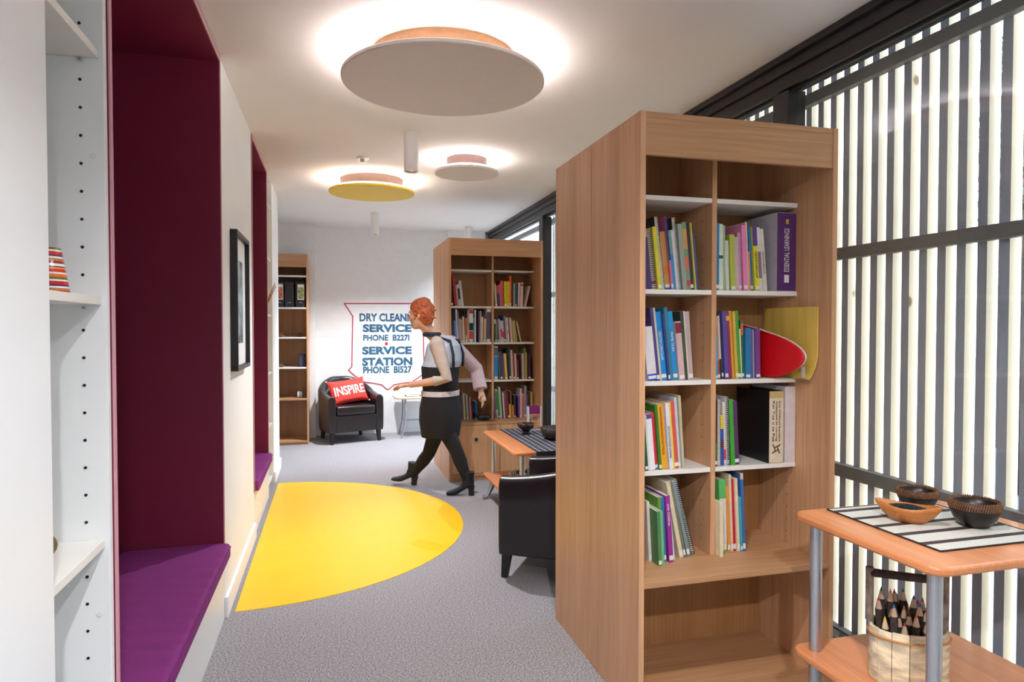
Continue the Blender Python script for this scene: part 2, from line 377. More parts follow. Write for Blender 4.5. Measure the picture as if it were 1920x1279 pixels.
# ---- framed picture
t = thing('picture_frame', 'deep black frame with white mount hung on the white wall between the niches', 'picture', (XL, 3.95, 1.17))
fy0, fy1, fz0, fz1 = 3.68, 4.21, 1.165, 1.90; xf = XL + .036
mb = MB()
for a in ((fy0, fy1, fz1 - .022, fz1), (fy0, fy1, fz0, fz0 + .022)): mb.box(XL + .001, xf, a[0], a[1], a[2], a[3])
for a in ((fy0, fy0 + .022), (fy1 - .022, fy1)): mb.box(XL + .001, xf, a[0], a[1], fz0 + .022, fz1 - .022)
mb.build('frame', mat('black_frame', (22, 20, 22), .45, noise=.05), t, bevel=.001)
bx(XL + .001, XL + .012, fy0 + .022, fy1 - .022, fz0 + .022, fz1 - .022).build('mount', mat('white_mount', (238, 240, 238), .8, noise=.01), t)
bx(XL + .012, XL + .013, fy0 + .13, fy1 - .13, fz0 + .14, fz1 - .14).build('print', mat('blue_grey_print', (150, 168, 178), .7, noise=.6, scale=9), t)

# ---- yellow floor disc (cut by the left wall)
cx, cy, r = -.462, 4.84, 1.376
poly = []
for k in range(0, 97):
    a = -PI / 2 + PI * k / 96
    x = cx + math.cos(a) * r
    poly.append((max(x, XL + .0165), cy + math.sin(a) * r))
o = MB().prism(poly, 0.0, .0025).build('yellow_floor_disc', M_YELLOW)
tag(o, 'bright yellow half round vinyl inlay in the grey carpet', 'floor inlay')

# ------------------------------------------------------------------ window wall
def mullion(n, ya, yb): return bx(XW - .03, XW + .09, ya, yb, 0, 2.515).build('mullion', M_ALU, n, bevel=.002)
wf = bpy.data.objects.new('window_1', None); COL.objects.link(wf); wf['kind'] = 'structure'; wf['_o'] = (0, 0, 0)
bx(XW - .03, XW + .11, Y0, YB - .001, 2.634, H - .001).build('head_profile', M_ALU, wf, bevel=.002)
bx(XW - .005, XW + .11, Y0, YB - .001, 2.585, 2.633).build('head_profile', M_ALU, wf, bevel=.002)
bx(XW + .012, XW + .11, Y0, YB - .001, 2.517, 2.584).build('head_profile', M_ALU, wf, bevel=.002)
bx(XW + .04, XW + .05, Y0, YB - .001, 2.505, 2.5165).build('gasket', M_ALU2, wf)
bx(XW + .0, XW + .10, Y0, YB - .001, 0, .05).build('sill_profile', M_ALU, wf, bevel=.002)
for a, b in ((-.95, -.85), (2.675, 2.785), (6.40, 6.53), (8.62, 8.72)):
    bx(XW + .003, XW + .10, a, b, .051, 2.504).build('mullion', M_ALU, wf, bevel=.002)
for i, (a, b) in enumerate(((Y0, -.95), (-.85, 2.675), (2.785, 6.40), (6.53, 8.62))):
    bx(XW + .05, XW + .056, a + .001, b - .001, .051, 2.504).build('pane', M_GLASS, wf)
# timber batten screen outside
M_SLAT = mat('pale_pine_batten', (240, 226, 204), .7, noise=.08, scale=9, stretch=(1, 1, .08))
def knots(m):
    n = m.node_tree.nodes; L = m.node_tree.links
    tc = [x for x in n if x.type == 'TEX_COORD'][0]; cr0 = [x for x in n if x.type == 'VALTORGB'][0]
    vo = n.new('ShaderNodeTexVoronoi'); vo.inputs['Scale'].default_value = 3.1; mp = n.new('ShaderNodeMapping'); mp.inputs['Scale'].default_value = (1.2, 4.2, 1)
    L.new(tc.outputs['Object'], mp.inputs[0]); L.new(mp.outputs[0], vo.inputs['Vector'])
    c2 = n.new('ShaderNodeValToRGB'); c2.color_ramp.elements[0].position = .05; c2.color_ramp.elements[0].color = (1, 1, 1, 1); c2.color_ramp.elements[1].position = .085; c2.color_ramp.elements[1].color = (0, 0, 0, 1)
    L.new(vo.outputs['Distance'], c2.inputs[0])
    mx = n.new('ShaderNodeMix'); mx.data_type = 'RGBA'; L.new(c2.outputs[0], mx.inputs[0]); L.new(cr0.outputs[0], mx.inputs[6]); mx.inputs[7].default_value = (*srgb(150, 120, 84), 1)
    L.new(mx.outputs[2], n['Principled BSDF'].inputs['Base Color'])
knots(M_SLAT)
t = thing('batten_screen', 'outdoor screen of upright pale timber battens beyond the window', 'screen', (2.25, 2.8, -.1))
mb = MB(); P = .0820
XS = 2.245
y = 2.819 - P * 64
while y < 6.6:
    mb.box(XS, XS + .052, y, y + .037, -.10, 3.0); y += P
bo_ = mb.build('battens', M_SLAT, t)
# the battens' room-side faces take a greyer material than their other faces
bo_.data.materials.append(mat('grey_batten_front', (160, 160, 172), .7, noise=.1, scale=9, stretch=(1, 1, .08)))
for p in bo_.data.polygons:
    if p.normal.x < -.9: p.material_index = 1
M_RAIL = mat('grey_rail', (112, 106, 104), .6, noise=.06)
for a, b in ((1.700, 1.752), (.722, .778), (2.455, 2.508)):
    bx(XS - .042, XS - .001, -2.6, 9.5, a, b).build('rail', M_RAIL, t, bevel=.002)
bx(XS - .038, XS - .001, -2.6, 9.5, -.03, .03).build('rail', M_RAIL, t)
# outside world
o = bx(2.33, 30, -14, 30, -.40, -.12).build('paved_yard', mat('yard_paving', (120, 112, 108), .9, noise=.15, scale=2)); tag(o, 'grey paved yard outside the batten screen', 'ground'); o['kind'] = 'structure'
t = thing('neighbouring_building', 'dark timber building across the yard seen between the battens', 'building', (9, 5, -.12))
bx(8, 12, -6, 6.5, -.12, 4.3).build('wall', mat('dark_cladding', (48, 44, 48), .8, noise=.2, scale=3), t)
bx(7.6, 12.4, -6.3, 6.8, 4.3, 4.5).build('roof', mat('roof_grey', (96, 96, 100), .7), t)
for k in range(2):
    w = bx(7.96, 8.0, .5 + k * 3.2, 1.9 + k * 3.2, .9, 1.9).build('window', mat('building_window', (120, 140, 156), .2), t)
for k, (x, y, hh) in enumerate(((5.2, 1.2, 3.6), (6.0, 4.6, 4.4), (5.6, 8.2, 3.8), (6.4, 12.5, 4.8))):
    lab = ['leafy green tree in the yard nearest the front window', 'tallest near leafy tree in the yard', 'leafy tree beside the far part of the yard', 'leafy tree furthest down the yard'][k]
    tr = thing('leafy_tree', lab, 'tree', (x, y, -.12), 'trees in the yard')
    MB().tube([(x, y, -.12), (x + .05, y, hh * .4), (x, y + .05, hh * .75)], [.11, .08, .04], 10).build('trunk', mat('bark', (80, 64, 50), .9, noise=.3), tr, smooth=True)
    lf = MB(); rr = random.Random(k)
    for q in range(1400):
        u = rr.random() * 2 * PI; w = math.acos(rr.uniform(-1, 1)); s_ = hh * .3 * rr.random() ** .4
        c = Vector((x + math.sin(w) * math.cos(u) * s_, y + math.sin(w) * math.sin(u) * s_, hh * .72 + math.cos(w) * s_ * 1.1))
        a = Vector((rr.uniform(-1, 1), rr.uniform(-1, 1), rr.uniform(-1, 1))).normalized() * .055; b = a.cross(Vector((rr.uniform(-1, 1), rr.uniform(-1, 1), 1))).normalized() * .032
        v = [lf.b.verts.new(c + p) for p in (-a, b, a, -b)]; lf.b.faces.new(v)
    lf.build('foliage', mat('leaf_green', (62, 80, 38), .7, noise=.4, scale=4), tr)

# ------------------------------------------------------------------ ceiling lights
def disc_light(x, y, r, rd, colr, label, drum_m, energy):
    zb = 2.545 if r > .3 else 2.55
    t = thing('ceiling_disc_light', label, 'ceiling light', (x, y, H), 'round disc lights on the ceiling')
    MB().lathe([(.001, zb), (r - .003, zb), (r, zb + .003), (r, zb + .017), (r - .003, zb + .02), (.001, zb + .02)], (x, y, 0), 96).build('disc', colr, t)
    MB().lathe([(.001, zb + .0205), (rd, zb + .0205), (rd, H - .0005), (.001, H - .0005)], (x, y, 0), 72).build('drum', drum_m, t)
    M_LED = mat('warm_led_strip', (255, 236, 224), .5, emit=energy, emitcol=(1.0, .90, .89))
    # light strip lying on the disc's upper side around the drum
    R1 = rd + (r - rd) * .52; R2 = R1 + .016
    ch = MB(); cv = [[ch.b.verts.new((x + math.cos(2 * PI * k / 72) * a_, y + math.sin(2 * PI * k / 72) * a_, zz)) for k in range(72)] for a_, zz in ((R1 - .004, zb + .0205), (R1 - .0005, zb + .0205), (R1 - .0005, zb + .044), (R1 - .004, zb + .044))]
    for q in range(4):
        for k in range(72): ch.b.faces.new((cv[q][k], cv[q][(k + 1) % 72], cv[(q + 1) % 4][(k + 1) % 72], cv[(q + 1) % 4][k]))
    ch.build('light_shield', M_STEEL, t)  # hidden ring wall, added to keep the strip's light off the drum
    s = MB(); vr = []
    for rr_, zz in ((R1, zb + .0210), (R2, zb + .0210), (R2, zb + .030), (R1, zb + .030)):
        vr.append([s.b.verts.new((x + math.cos(2 * PI * k / 72) * rr_, y + math.sin(2 * PI * k / 72) * rr_, zz)) for k in range(72)])
    for q in range(4):
        A, B = vr[q], vr[(q + 1) % 4]
        for k in range(72): s.b.faces.new((A[k], A[(k + 1) % 72], B[(k + 1) % 72], B[k]))
    s.build('light_strip', M_LED, t)
    return t
M_DISCW = mat('white_disc_lacquer', (222, 214, 208), .55, noise=.01)
M_DISCY = mat('yellow_disc_lacquer', (240, 214, 70), .55, noise=.01)
M_DRUM = oak('plywood_drum', (196, 150, 108), 'X', .5)
M_DRUM2 = mat('dusky_drum', (150, 120, 112), .6, noise=.05)
LED = 17.0
disc_light(.523, 3.15, .475, .34, M_DISCW, 'largest pale round disc ceiling light with a plywood drum', M_DRUM, LED)
disc_light(.348, 5.89, .364, .265, M_DISCY, 'yellow round disc ceiling light', M_DRUM2, LED)
disc_light(.999, 4.976, .243, .15, M_DISCW, 'smallest pale round disc ceiling light near the window side', M_DRUM2, LED)
disc_light(.95, .2, .40, .30, M_DISCW, 'pale round disc ceiling light added out of view behind the viewer', M_DRUM2, LED)  # unseen lamp, added to light the room from behind the camera
disc_light(.4, -1.6, .40, .30, M_DISCW, 'pale round disc ceiling light added out of view, furthest behind the viewer', M_DRUM2, LED)  # second unseen lamp added as room light

M_TUBE = mat('white_tube_lacquer', (238, 234, 232), .35, noise=.01)
def downlight(x, y, label, energy, zb=2.41, tilt=(0, 0, 0), col=(.95, .96, 1.0)):
    t = thing('tube_downlight', label, 'ceiling light', (x, y, H), 'white tube downlights')
    r = .047
    MB().lathe([(r - .008, zb + .012), (r, zb), (r, H - .001), (.001, H - .001), (.001, H - .01), (r - .008, H - .01)], (x, y, 0), 40).build('tube', M_TUBE, t, smooth=False)
    MB().lathe([(.001, zb + .03), (.028, zb + .024), (r - .009, zb + .006), (r - .009, zb + .04), (.001, zb + .04)], (x, y, 0), 32).build('reflector', mat('lamp_reflector', (220, 190, 140), .2, .8), t, smooth=True)
    MB().ball((x, y, zb + .022), .012, sub=2).build('bulb', mat('warm_bulb', (255, 220, 160), .3, emit=8, emitcol=(1, .8, .55)), t, smooth=True)
    l = lamp('spot', 'SPOT', (x, y, zb + .003), energy, col, tilt, spot_size=math.radians(130), spot_blend=1.0, shadow_soft_size=.03)
    l.parent = t; l.matrix_parent_inverse = Matrix.Translation(-Vector((x, y, H)))
    return t
downlight(.513, 4.40, 'white tube downlight hanging between the large disc and yellow disc', 80)
downlight(.48, 7.60, 'white tube downlight hanging past the yellow disc', 140, 2.42)
downlight(1.70, 8.35, 'white tube downlight above the far bookcase corner', 20, 2.42)
downlight(.55, 1.15, 'white tube downlight just above the viewer', 60, 2.42)
downlight(.1, -.6, 'white tube downlight added out of view behind the viewer', 100, 2.42, (math.radians(30), 0, math.radians(-35)))  # added unseen spot, its beam tilted towards the near trolley
# smoke detector
t = thing('smoke_detector', 'small white smoke detector on the ceiling', 'smoke detector', (.236, 5.14, H))
MB().lathe([(.001, H - .012), (.04, H - .012), (.046, H - .006), (.046, H - .0005), (.001, H - .0005)], (.236, 5.14, 0), 32).build('base', M_TUBE, t)
MB().lathe([(.001, H - .036), (.014, H - .036), (.018, H - .030), (.018, H - .0125), (.001, H - .0125)], (.236, 5.14, 0), 24).build('sensor', M_STEEL, t)

# ------------------------------------------------------------------ bookcases
def bookcase(label, x0, x1, yf, yb, zt, zh, rec, divx, divz, shl, low, base=.07, doors=None, T=.021, group='oak bookcases', name='bookcase', Mu=M_OAK):
    """yf = open side, yb = closed side; works facing either way"""
    sg = 1 if yb > yf else -1
    t = thing(name, label, 'bookcase', ((x0 + x1) / 2, (yf + yb) / 2, 0), group)
    def Y(a, b): a, b = yf + sg * a, yf + sg * b; return (min(a, b), max(a, b))
    D = abs(yb - yf)
    for a in (x0, x1 - T): bx(a, a + T, *Y(0, D), 0, zt).build('side_panel', Mu, t, bevel=.0012)
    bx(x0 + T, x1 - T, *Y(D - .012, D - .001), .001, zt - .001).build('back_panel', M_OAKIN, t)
    bx(x0 + T, x1 - T, *Y(.003, D - .012), zt - .021, zt - .001).build('top_panel', M_OAKX, t)
    bx(x0 + T, x1 - T, *Y(.003, .021), zh, zt - .0215).build('header', M_OAKX, t, bevel=.001)
    bx(x0 + T, x1 - T, *Y(.004, D - .0125), base - .02, base).build('base_board', M_OAKX, t, bevel=.001)
    bx(x0 + T, x1 - T, *Y(.02, .036), 0.001, base - .0205).build('plinth', M_OAKX, t)
    if low: bx(x0 + T, x1 - T, *Y(.002, D - .0125), low - .022, low).build('fixed_shelf', M_OAKX, t, bevel=.0015)
    dz0 = low or base
    if divx:
        dv = bx(divx, divx + T, *Y(rec, D - .0125), dz0 + .0005, (divz or zh) if divz else zt - .0215).build('divider', Mu, t, bevel=.001)
    for xa, xb, z in shl:
        bx(xa + .0006, xb - .0006, *Y(rec + .001, D - .013), z - .018, z).build('shelf', M_SHELF, t, bevel=.001)['label'] = 'white edged adjustable shelf'
    return t, Y
NB0, NB1, NYF, NYS, NYB = 1.030, 1.842, 2.100, 2.545, 2.990
DV = 1.431
L0, L1, Rr0, Rr1 = NB0 + .021, DV, DV + .021, NB1 - .021
SZ = (1.896, 1.540, 1.190, .846)
shl = [(L0, L1, z) for z in SZ] + [(Rr0, Rr1, z) for z in SZ]
nb, _ = bookcase('large oak bookcase nearest the viewer, its open side full of picture books and binders', NB0, NB1, NYF, NYS, 2.142, 1.993, .194, DV, None, shl, .500, base=.05)
for z in [.55 + .0507 * k for k in range(26)]:
    if min(abs(z - .009 - q) for q in SZ) > .014:
        for xx, yy in ((DV, 2.36), (Rr1, 2.345)): MB().tube([(xx - .0003, yy, z), (xx + .0005, yy, z)], .0026, 8).build('peg_hole', M_HOLE, nb)
bookcase('oak bookcase standing back to back behind the large near bookcase', NB0, NB1, NYB, NYS + .006, 2.142, 1.993, .02, DV, None, [(L0, L1, z) for z in SZ], .500, base=.05)

FB0, FB1, FYF, FYS, FYB = 1.015, 1.895, 5.870, 6.340, 6.800
FD = 1.455
G0, G1, K0, K1 = FB0 + .021, FD, FD + .021, FB1 - .021
FS = (1.925, 1.585, 1.247, .893)
shl = [(G0, G1, z) for z in FS] + [(K0, K1, z) for z in FS]
fb, FYm = bookcase('oak bookcase with cupboard doors below, behind the walking person', FB0, FB1, FYF, FYS, 2.190, 2.035, .20, FD, None, shl, .525, base=.06)
for a, b, hx in ((FB0 + .022, FD + .03, 1.262), (FD + .033, FB1 - .022, None)):
    dr = bx(a, b, FYF + .004, FYF + .022, .065, .500).build('cupboard_door', M_OAK, fb, bevel=.001)
    if hx:
        MB().tube([(hx, FYF + .0035, .372), (hx, FYF - .001, .372)], .021, 24).build('grommet', M_STEEL, dr).location = Vector((0, 0, 0))
        MB().tube([(hx, FYF - .0012, .372), (hx, FYF - .002, .372)], .015, 20).build('keyhole', M_HOLE, dr)
    else:
        bx(1.515, 1.60, FYF + .0005, FYF + .0035, .292, .335).build('notice', M_BLACK, dr)
bookcase('oak bookcase standing back to back behind the far bookcase', FB0, FB1, FYB, FYS + .0025, 2.190, 2.035, .02, FD, None, [(G0, G1, z) for z in FS], .525, base=.06)
# the joints' parts above are given in room coordinates under a child: shift them back onto it
for o in bpy.data.objects:
    if o.name.split('.')[0] in ('grommet', 'keyhole', 'notice', 'shelf_pin') and o.parent is not None and o.parent.parent is not None:
        o.location = -Vector(o.parent.parent['_o'])
# narrow alcove bookcase by the back pier
ab, _ = bookcase('narrow tall oak bookcase in the alcove at the far left', -.660, -.262, 8.19, 8.60, 2.245, 2.092, .004, None, None,
                 [(-.639, -.283, z) for z in (1.995, 1.620, 1.270, .915)], .548, base=.045, T=.018)

# ------------------------------------------------------------------ books
def bookmat(rgb, gloss=.45):
    return mat('cover_%02x%02x%02x' % tuple(rgb), rgb, gloss, noise=.05, scale=40)
ORD = ['first', 'second', 'third', 'fourth', 'fifth', 'sixth', 'seventh', 'eighth', 'ninth', 'tenth', 'eleventh', 'twelfth', 'thirteenth', 'fourteenth', 'fifteenth', 'sixteenth', 'seventeenth', 'eighteenth', 'nineteenth', 'twentieth']
WHITE_INK = mat('white_ink', (236, 234, 226), .6, noise=.03); DARK_INK = mat('dark_ink', (44, 34, 40), .6, noise=.03); RED_INK = mat('red_ink', (170, 60, 30), .6); GREY_INK = mat('grey_ink', (120, 100, 90), .6)
INKS = {'w': WHITE_INK, 'd': DARK_INK, 'r': RED_INK, 'g': GREY_INK}
def coil(mb, t, h, rgb_r=.0012, pitch=.0085):
    n = int(h / pitch); R = t / 2 - .0016
    for k in range(n):
        z = .006 + k * pitch; pts = [(t / 2 + math.cos(a) * R, .002 + math.sin(a) * R * .9, z + .001 * math.sin(a)) for a in [2 * PI * q / 12 for q in range(13)]]
        mb.tube(pts, rgb_r, 5, cap=False)
def book(label, group, loc, t, h, d, lean, rgb, kind='p', bands=(), sticker=None, title=None, detail=True, back=None):
    """local frame: x thickness, y depth away from the spine, z up; leans about its lower front edge"""
    nm = 'ring_binder' if kind == 'binder' else ('spiral_bound_book' if kind == 'coil' else 'book')
    cat = 'binder' if kind == 'binder' else 'book'
    o = bpy.data.objects.new(nm, None); COL.objects.link(o); o.empty_display_size = .03; tag(o, label, cat, group)
    o.location = loc; o.rotation_euler = (0, -math.radians(lean), 0)
    if lean < 0: o.location = (loc[0], loc[1], loc[2] + 0)
    c = .0022 if kind == 'binder' else (.0007 if t > .004 else .0004)
    m = bookmat(rgb)
    cm = MB()
    if kind == 'coil':
        cm.box(0, c, .006, d, 0, h); cm.box(t - c, t, .006, d, 0, h)
    else:
        cm.box(0, c, 0, d, 0, h); cm.box(t - c, t, 0, d, 0, h); cm.box(c, t - c, 0, c, 0, h)
    cm.build('cover', m, o, world=False)
    e = .002
    bx(c, t - c, (.008 if kind == 'coil' else c), d - e, e * .7, h - e * (6 if kind == 'binder' else 1)).build('pages', M_PAGES, o, world=False)
    if kind == 'coil':
        q = MB(); coil(q, t, h); q.build('coil_binding', back or M_BLACK, o, world=False)
    if not detail: return o
    f = -.0005 if kind != 'coil' else .0055
    for z0, z1, col in bands:
        b_ = MB().box(c * .2, t - c * .2, f, f + .0004, h * z0, h * z1)
        b_.build('spine_band', bookmat(col), o, world=False)
    if sticker and t > .007:
        bx(t * .08, t * .92, f - .0006, f - .0001, h * sticker[0], h * sticker[1]).build('spine_sticker', M_STICK, o, world=False)
    if title and kind != 'coil':
        txt, z0, z1, wfrac, ink, dirn = title
        lines = txt.split('|'); n = len(lines); wl = t * wfrac
        for i, s_ in enumerate(lines):
            to = text_mesh('spine_title', s_, INKS[ink], (z1 - z0) * h * (1 if i < 9 else 1), wl / n * (.8 if n > 1 else 1), .0003)
            off = (i - (n - 1) / 2) * wl / n
            if dirn == 'down': place_text(to, o, (t / 2 - off, f - .001, h * (z0 + z1) / 2), (0, 0, -1), (1, 0, 0))
            else: place_text(to, o, (t / 2 + off, f - .001, h * (z0 + z1) / 2), (0, 0, 1), (-1, 0, 0))
    return o
CNAMES = []
def cname(rgb):
    r, g, b = rgb; mx, mn = max(rgb), min(rgb)
    if mx - mn < 22: return 'white' if mx > 205 else ('light grey' if mx > 160 else ('grey' if mx > 90 else 'black'))
    if mx < 60: return 'very dark'
    if mx == r:
        if b > g * 1.15: return 'pink' if mn > 90 else ('magenta' if b > r * .55 else 'red')
        if g > r * .86 and b < 150: return 'yellow'
        if g > r * .86: return 'cream'
        if g > r * .55: return ('tan' if b > r * .4 else 'orange') if r > 150 else 'brown'
        return 'red' if r > 140 else 'maroon'
    if mx == g: return ('lime' if r > b * 1.5 and g > 150 else 'green') if b < g * .9 or r > 150 else 'teal'
    if r > g * 1.15: return 'purple' if mn < 150 else 'lilac'
    return 'navy' if mx < 120 else ('teal' if g > b * .75 and r < g * .6 and b < 190 else ('blue' if mn < 160 else 'pale blue'))
def extent(t, h, lean, z):
    """min and max x of the leaning rectangle at height z (None outside)"""
    a = -math.radians(lean); ca, sa = math.cos(a), math.sin(a)
    P = [(x * ca + q * sa, -x * sa + q * ca) for x, q in ((0, 0), (t, 0), (t, h), (0, h))]
    zm = min(p[1] for p in P); xs = []
    for i in range(4):
        (xa, za), (xb, zb) = P[i], P[(i + 1) % 4]; za -= zm; zb -= zm
        if abs(za - zb) < 1e-9: continue
        if min(za, zb) - 1e-9 <= z <= max(za, zb) + 1e-9: xs.append(xa + (xb - xa) * (z - za) / (zb - za))
    return (min(xs), max(xs)) if len(xs) >= 2 else None
def shelf_of_books(where, group, x_start, x_end, y, z, ppm, zpm, rows, detail=True, endpx=None):
    """rows: dicts w(px), h(px), lean, rgb, + options; packed left to right without overlap"""
    prev = None; n = len(rows); out = []
    for i, b in enumerate(rows):
        t = max(.0035, b['w'] / ppm); h = b['h'] / zpm; lean = b.get('lean', 0)
        th = math.radians(lean)
        zlift = t * math.sin(-th) if lean < 0 else 0   # leaning right: the lower right corner is the lowest
        if prev is None: x = x_start - min(extent(t, h, lean, q * h / 20)[0] for q in range(0, 20) if extent(t, h, lean, q * h / 20)) if b.get('fit', 1) else x_start
        else:
            x = -9
            for q in range(41):
                zz = q * .01
                A = extent(prev[1], prev[2], prev[3], zz); B = extent(t, h, lean, zz)
                if A and B: x = max(x, prev[0] + A[1] - B[0] + .0006)
            if 'gap' in b: x += b['gap'] / ppm
        prev = (x, t, h, lean); out.append((x, t, h, lean, zlift))
    sh_ = 0 if endpx is None else at(endpx, 600, 1, y)[0] - prev[0] - prev[1]
    for i, b in enumerate(rows):
        x, t, h, lean, zlift = out[i]; x += sh_
        d = b.get('d', .205)
        yy = y + b.get('dy', ((i * 37) % 7) * .002)
        size = 'thin' if t < .012 else ('thick' if t > .03 else 'medium')
        hh = 'tall' if h > .29 else ('short' if h < .21 else '')
        kd = {'coil': 'spiral bound book', 'binder': 'ring binder', 'p': 'book'}[b.get('k', 'p')]
        ordn = 'last' if i == n - 1 else ORD[i]
        lab = ' '.join(w for w in (size, hh, b.get('name') or cname(b['rgb']), kd) if w) + ', ' + ordn + ' from left on ' + where
        if i == n - 1: lab = lab.replace('last from left', 'rightmost')
        if b.get('say'): lab = b['say']
        st = b.get('st'); hv = (i * 7 + len(where)) % 10; st = (.02 + hv * .003, .075 + hv * .003) if 'st' not in b and detail and hv < 6 else st
        book(lab, group, (x, yy, z + zlift + .0004), t, h, d, lean, b['rgb'], b.get('k', 'p'), b.get('bands', ()), st if st else None, b.get('title'), detail, b.get('coilm'))
    return prev
def B(w, h, lean, rgb, **k): return dict(w=w, h=h, lean=lean, rgb=rgb, **k)
M_COILB = mat('black_plastic_coil', (40, 38, 42), .4); M_COILW = mat('white_plastic_coil', (216, 214, 212), .4)
PX, PZ = 440.0, 484.0
YS = NYF + .208
D0 = .20
# upper left
shelf_of_books('near bookcase\'s upper left shelf', 'books on the upper left shelf of the near bookcase', L0 + .004, L1, YS, SZ[1], PX, PZ, [
    B(9, 92, 5, (150, 146, 140), k='coil', coilm=M_COILW, fit=1), B(9, 100, 5, (84, 70, 120)),
    B(7, 96, 6, (74, 56, 110)),
    B(9, 113, 6.5, (236, 230, 196), k='coil', coilm=M_COILB, bands=((.08, .14, (200, 90, 130)),)), B(7, 116, 6.5, (222, 206, 60)),
    B(6, 136, 7, (52, 50, 54), k='coil', coilm=M_COILW, say='tall dark spiral bound book with white coil, upper left shelf of near bookcase'),
    B(9.5, 108, 6.5, (196, 142, 76), bands=((0, .07, (20, 90, 180)), (.25, .4, (206, 120, 50)))),
    B(4, 136, 6.5, (200, 110, 140), bands=((.4, 1, (24, 50, 110)),)), B(6, 110, 6.5, (50, 140, 190), bands=((.6, 1, (110, 160, 150)),)),
    B(5, 112, 6, (214, 206, 212)), B(6, 136, 6, (70, 60, 62), k='coil', coilm=M_COILW), B(8, 123, 6, (150, 158, 146)),
    B(8, 127, 5.5, (110, 150, 116), bands=((.3, .5, (200, 110, 90)), (.6, .9, (200, 150, 80)), (.06, .14, (190, 60, 60)))), B(6, 126, 5.5, (66, 52, 70)),
    B(2.5, 126, 5.5, (196, 178, 80)), B(5, 106, 5.5, (64, 74, 124))], endpx=1311)
# upper right
shelf_of_books('near bookcase\'s upper right shelf', 'books on the upper right shelf of the near bookcase', Rr0 + .001, Rr1, YS, SZ[1], PX, PZ, [
    B(8, 128, 0, (20, 120, 170), title=('Children and|Families', .3, .85, .5, 'w', 'down') if False else None, bands=((.02, .07, (220, 120, 110)),)),
    B(8, 126, .5, (206, 214, 196), bands=((.48, .53, (20, 90, 80)),)), B(5, 124, .5, (150, 176, 150)), B(7, 96, 2, (210, 208, 196)),
    B(9, 107, 2.5, (170, 184, 70), bands=((0, .06, (190, 190, 180)),)), B(8, 103, 2.5, (200, 170, 174)), B(6, 112, 2.5, (190, 150, 170)),
    B(8, 126, 3, (226, 130, 178), say='tall pink book with pale neighbour, upper right shelf of near bookcase'), B(4, 132, 3, (206, 176, 170)),
    B(4, 76, 3, (232, 140, 60)), B(5, 122, 3.5, (40, 110, 170)),
    B(9, 124, 4, (222, 214, 50), title=('CREATIVE CURRICULUM', .2, .62, .5, 'd', 'down'), bands=((.70, 1, (92, 60, 140)),)),
    B(7, 123, 4, (220, 214, 214), bands=((.2, .62, (130, 110, 140)),)),
    B(8.5, 121, 5, (222, 212, 196), title=('CREATIVE CURRICULUM', .28, .64, .4, 'd', 'down'))])
bo = book('thick purple ring binder lettered ESSENTIAL LEARNINGS at the right end of its shelf', 'books on the upper right shelf of the near bookcase',
     (Rr1 - .089 - .003, YS - .008, SZ[1] + .0004), .089, .316, .222, 0, (186, 180, 190), 'binder', ((.005, .995, (84, 42, 104)),), None, ('ESSENTIAL LEARNINGS', .25, .80, .26, 'w', 'up'))
q = bx(.034, .056, -.0016, -.0008, .035, .066).build('white_mark', M_STICK, bo, world=False); q['label'] = 'pale square printed mark near the foot'
bx(.040, .053, -.0016, -.0008, .270, .290).build('gold_mark', bookmat((190, 160, 60)), bo, world=False)
# middle left
shelf_of_books('near bookcase\'s middle left shelf', 'books on the middle left shelf of the near bookcase', L0 + .03, L1, YS, SZ[2], PX, PZ, [
    B(17, 100, 6.5, (224, 216, 218), bands=((0, .12, (50, 90, 190)),), title=('Planning', .55, .9, .4, 'd', 'down') if False else None), B(6, 136, 6.5, (78, 58, 120)), B(4, 136, 6.5, (206, 198, 170)),
    B(10.5, 128, 6.5, (20, 136, 206), title=('CREATIVE CURRICULUM', .3, .72, .45, 'w', 'down')), B(4, 124, 6.5, (50, 60, 130)), B(6.5, 137, 6.2, (50, 120, 140)),
    B(9, 129, 6, (24, 140, 206), title=('PRIME TIMES', .42, .70, .45, 'w', 'down')),
    B(10.5, 110, 5.5, (206, 172, 172), bands=((.8, .98, (130, 30, 56)),)), B(6.5, 129, 5, (56, 62, 50), bands=((.3, .75, (60, 84, 56)),)), B(3, 130, 5, (220, 206, 190)),
    B(8.5, 129, 4.6, (186, 164, 162))], endpx=1303.7)
# middle right
shelf_of_books('near bookcase\'s middle right shelf', 'books on the middle right shelf of the near bookcase', Rr0 + .001, Rr1, YS, SZ[2], PX, PZ, [
    B(5, 82, 2, (60, 160, 200)), B(4, 120, 3, (178, 130, 100), bands=((0, .3, (160, 60, 50)),)), B(3.5, 128, 3.5, (30, 28, 30), bands=((.3, .95, (206, 200, 196)),)), B(4, 128, 3.5, (58, 58, 62)),
    B(7, 130, 3.5, (84, 70, 150)), B(7, 130, 4, (134, 34, 92), title=('LEARNING ENVIRONMENT', .4, .85, .4, 'w', 'down') if False else None, bands=((.86, .93, (220, 170, 60)),)),
    B(5, 131, 4, (224, 160, 40)), B(5, 130, 4, (206, 170, 70), name='mustard'), B(7, 131, 4, (70, 150, 50)), B(2.5, 96, 3, (226, 220, 190)),
    B(5, 112, 2, (60, 110, 60), bands=((.75, .95, (220, 110, 50)),)), B(9.5, 98, 1, (30, 116, 166), title=None), B(6, 96, 1.5, (80, 96, 150)), B(3, 94, 1.5, (190, 190, 200)), B(9, 97, 1.5, (118, 62, 132))])
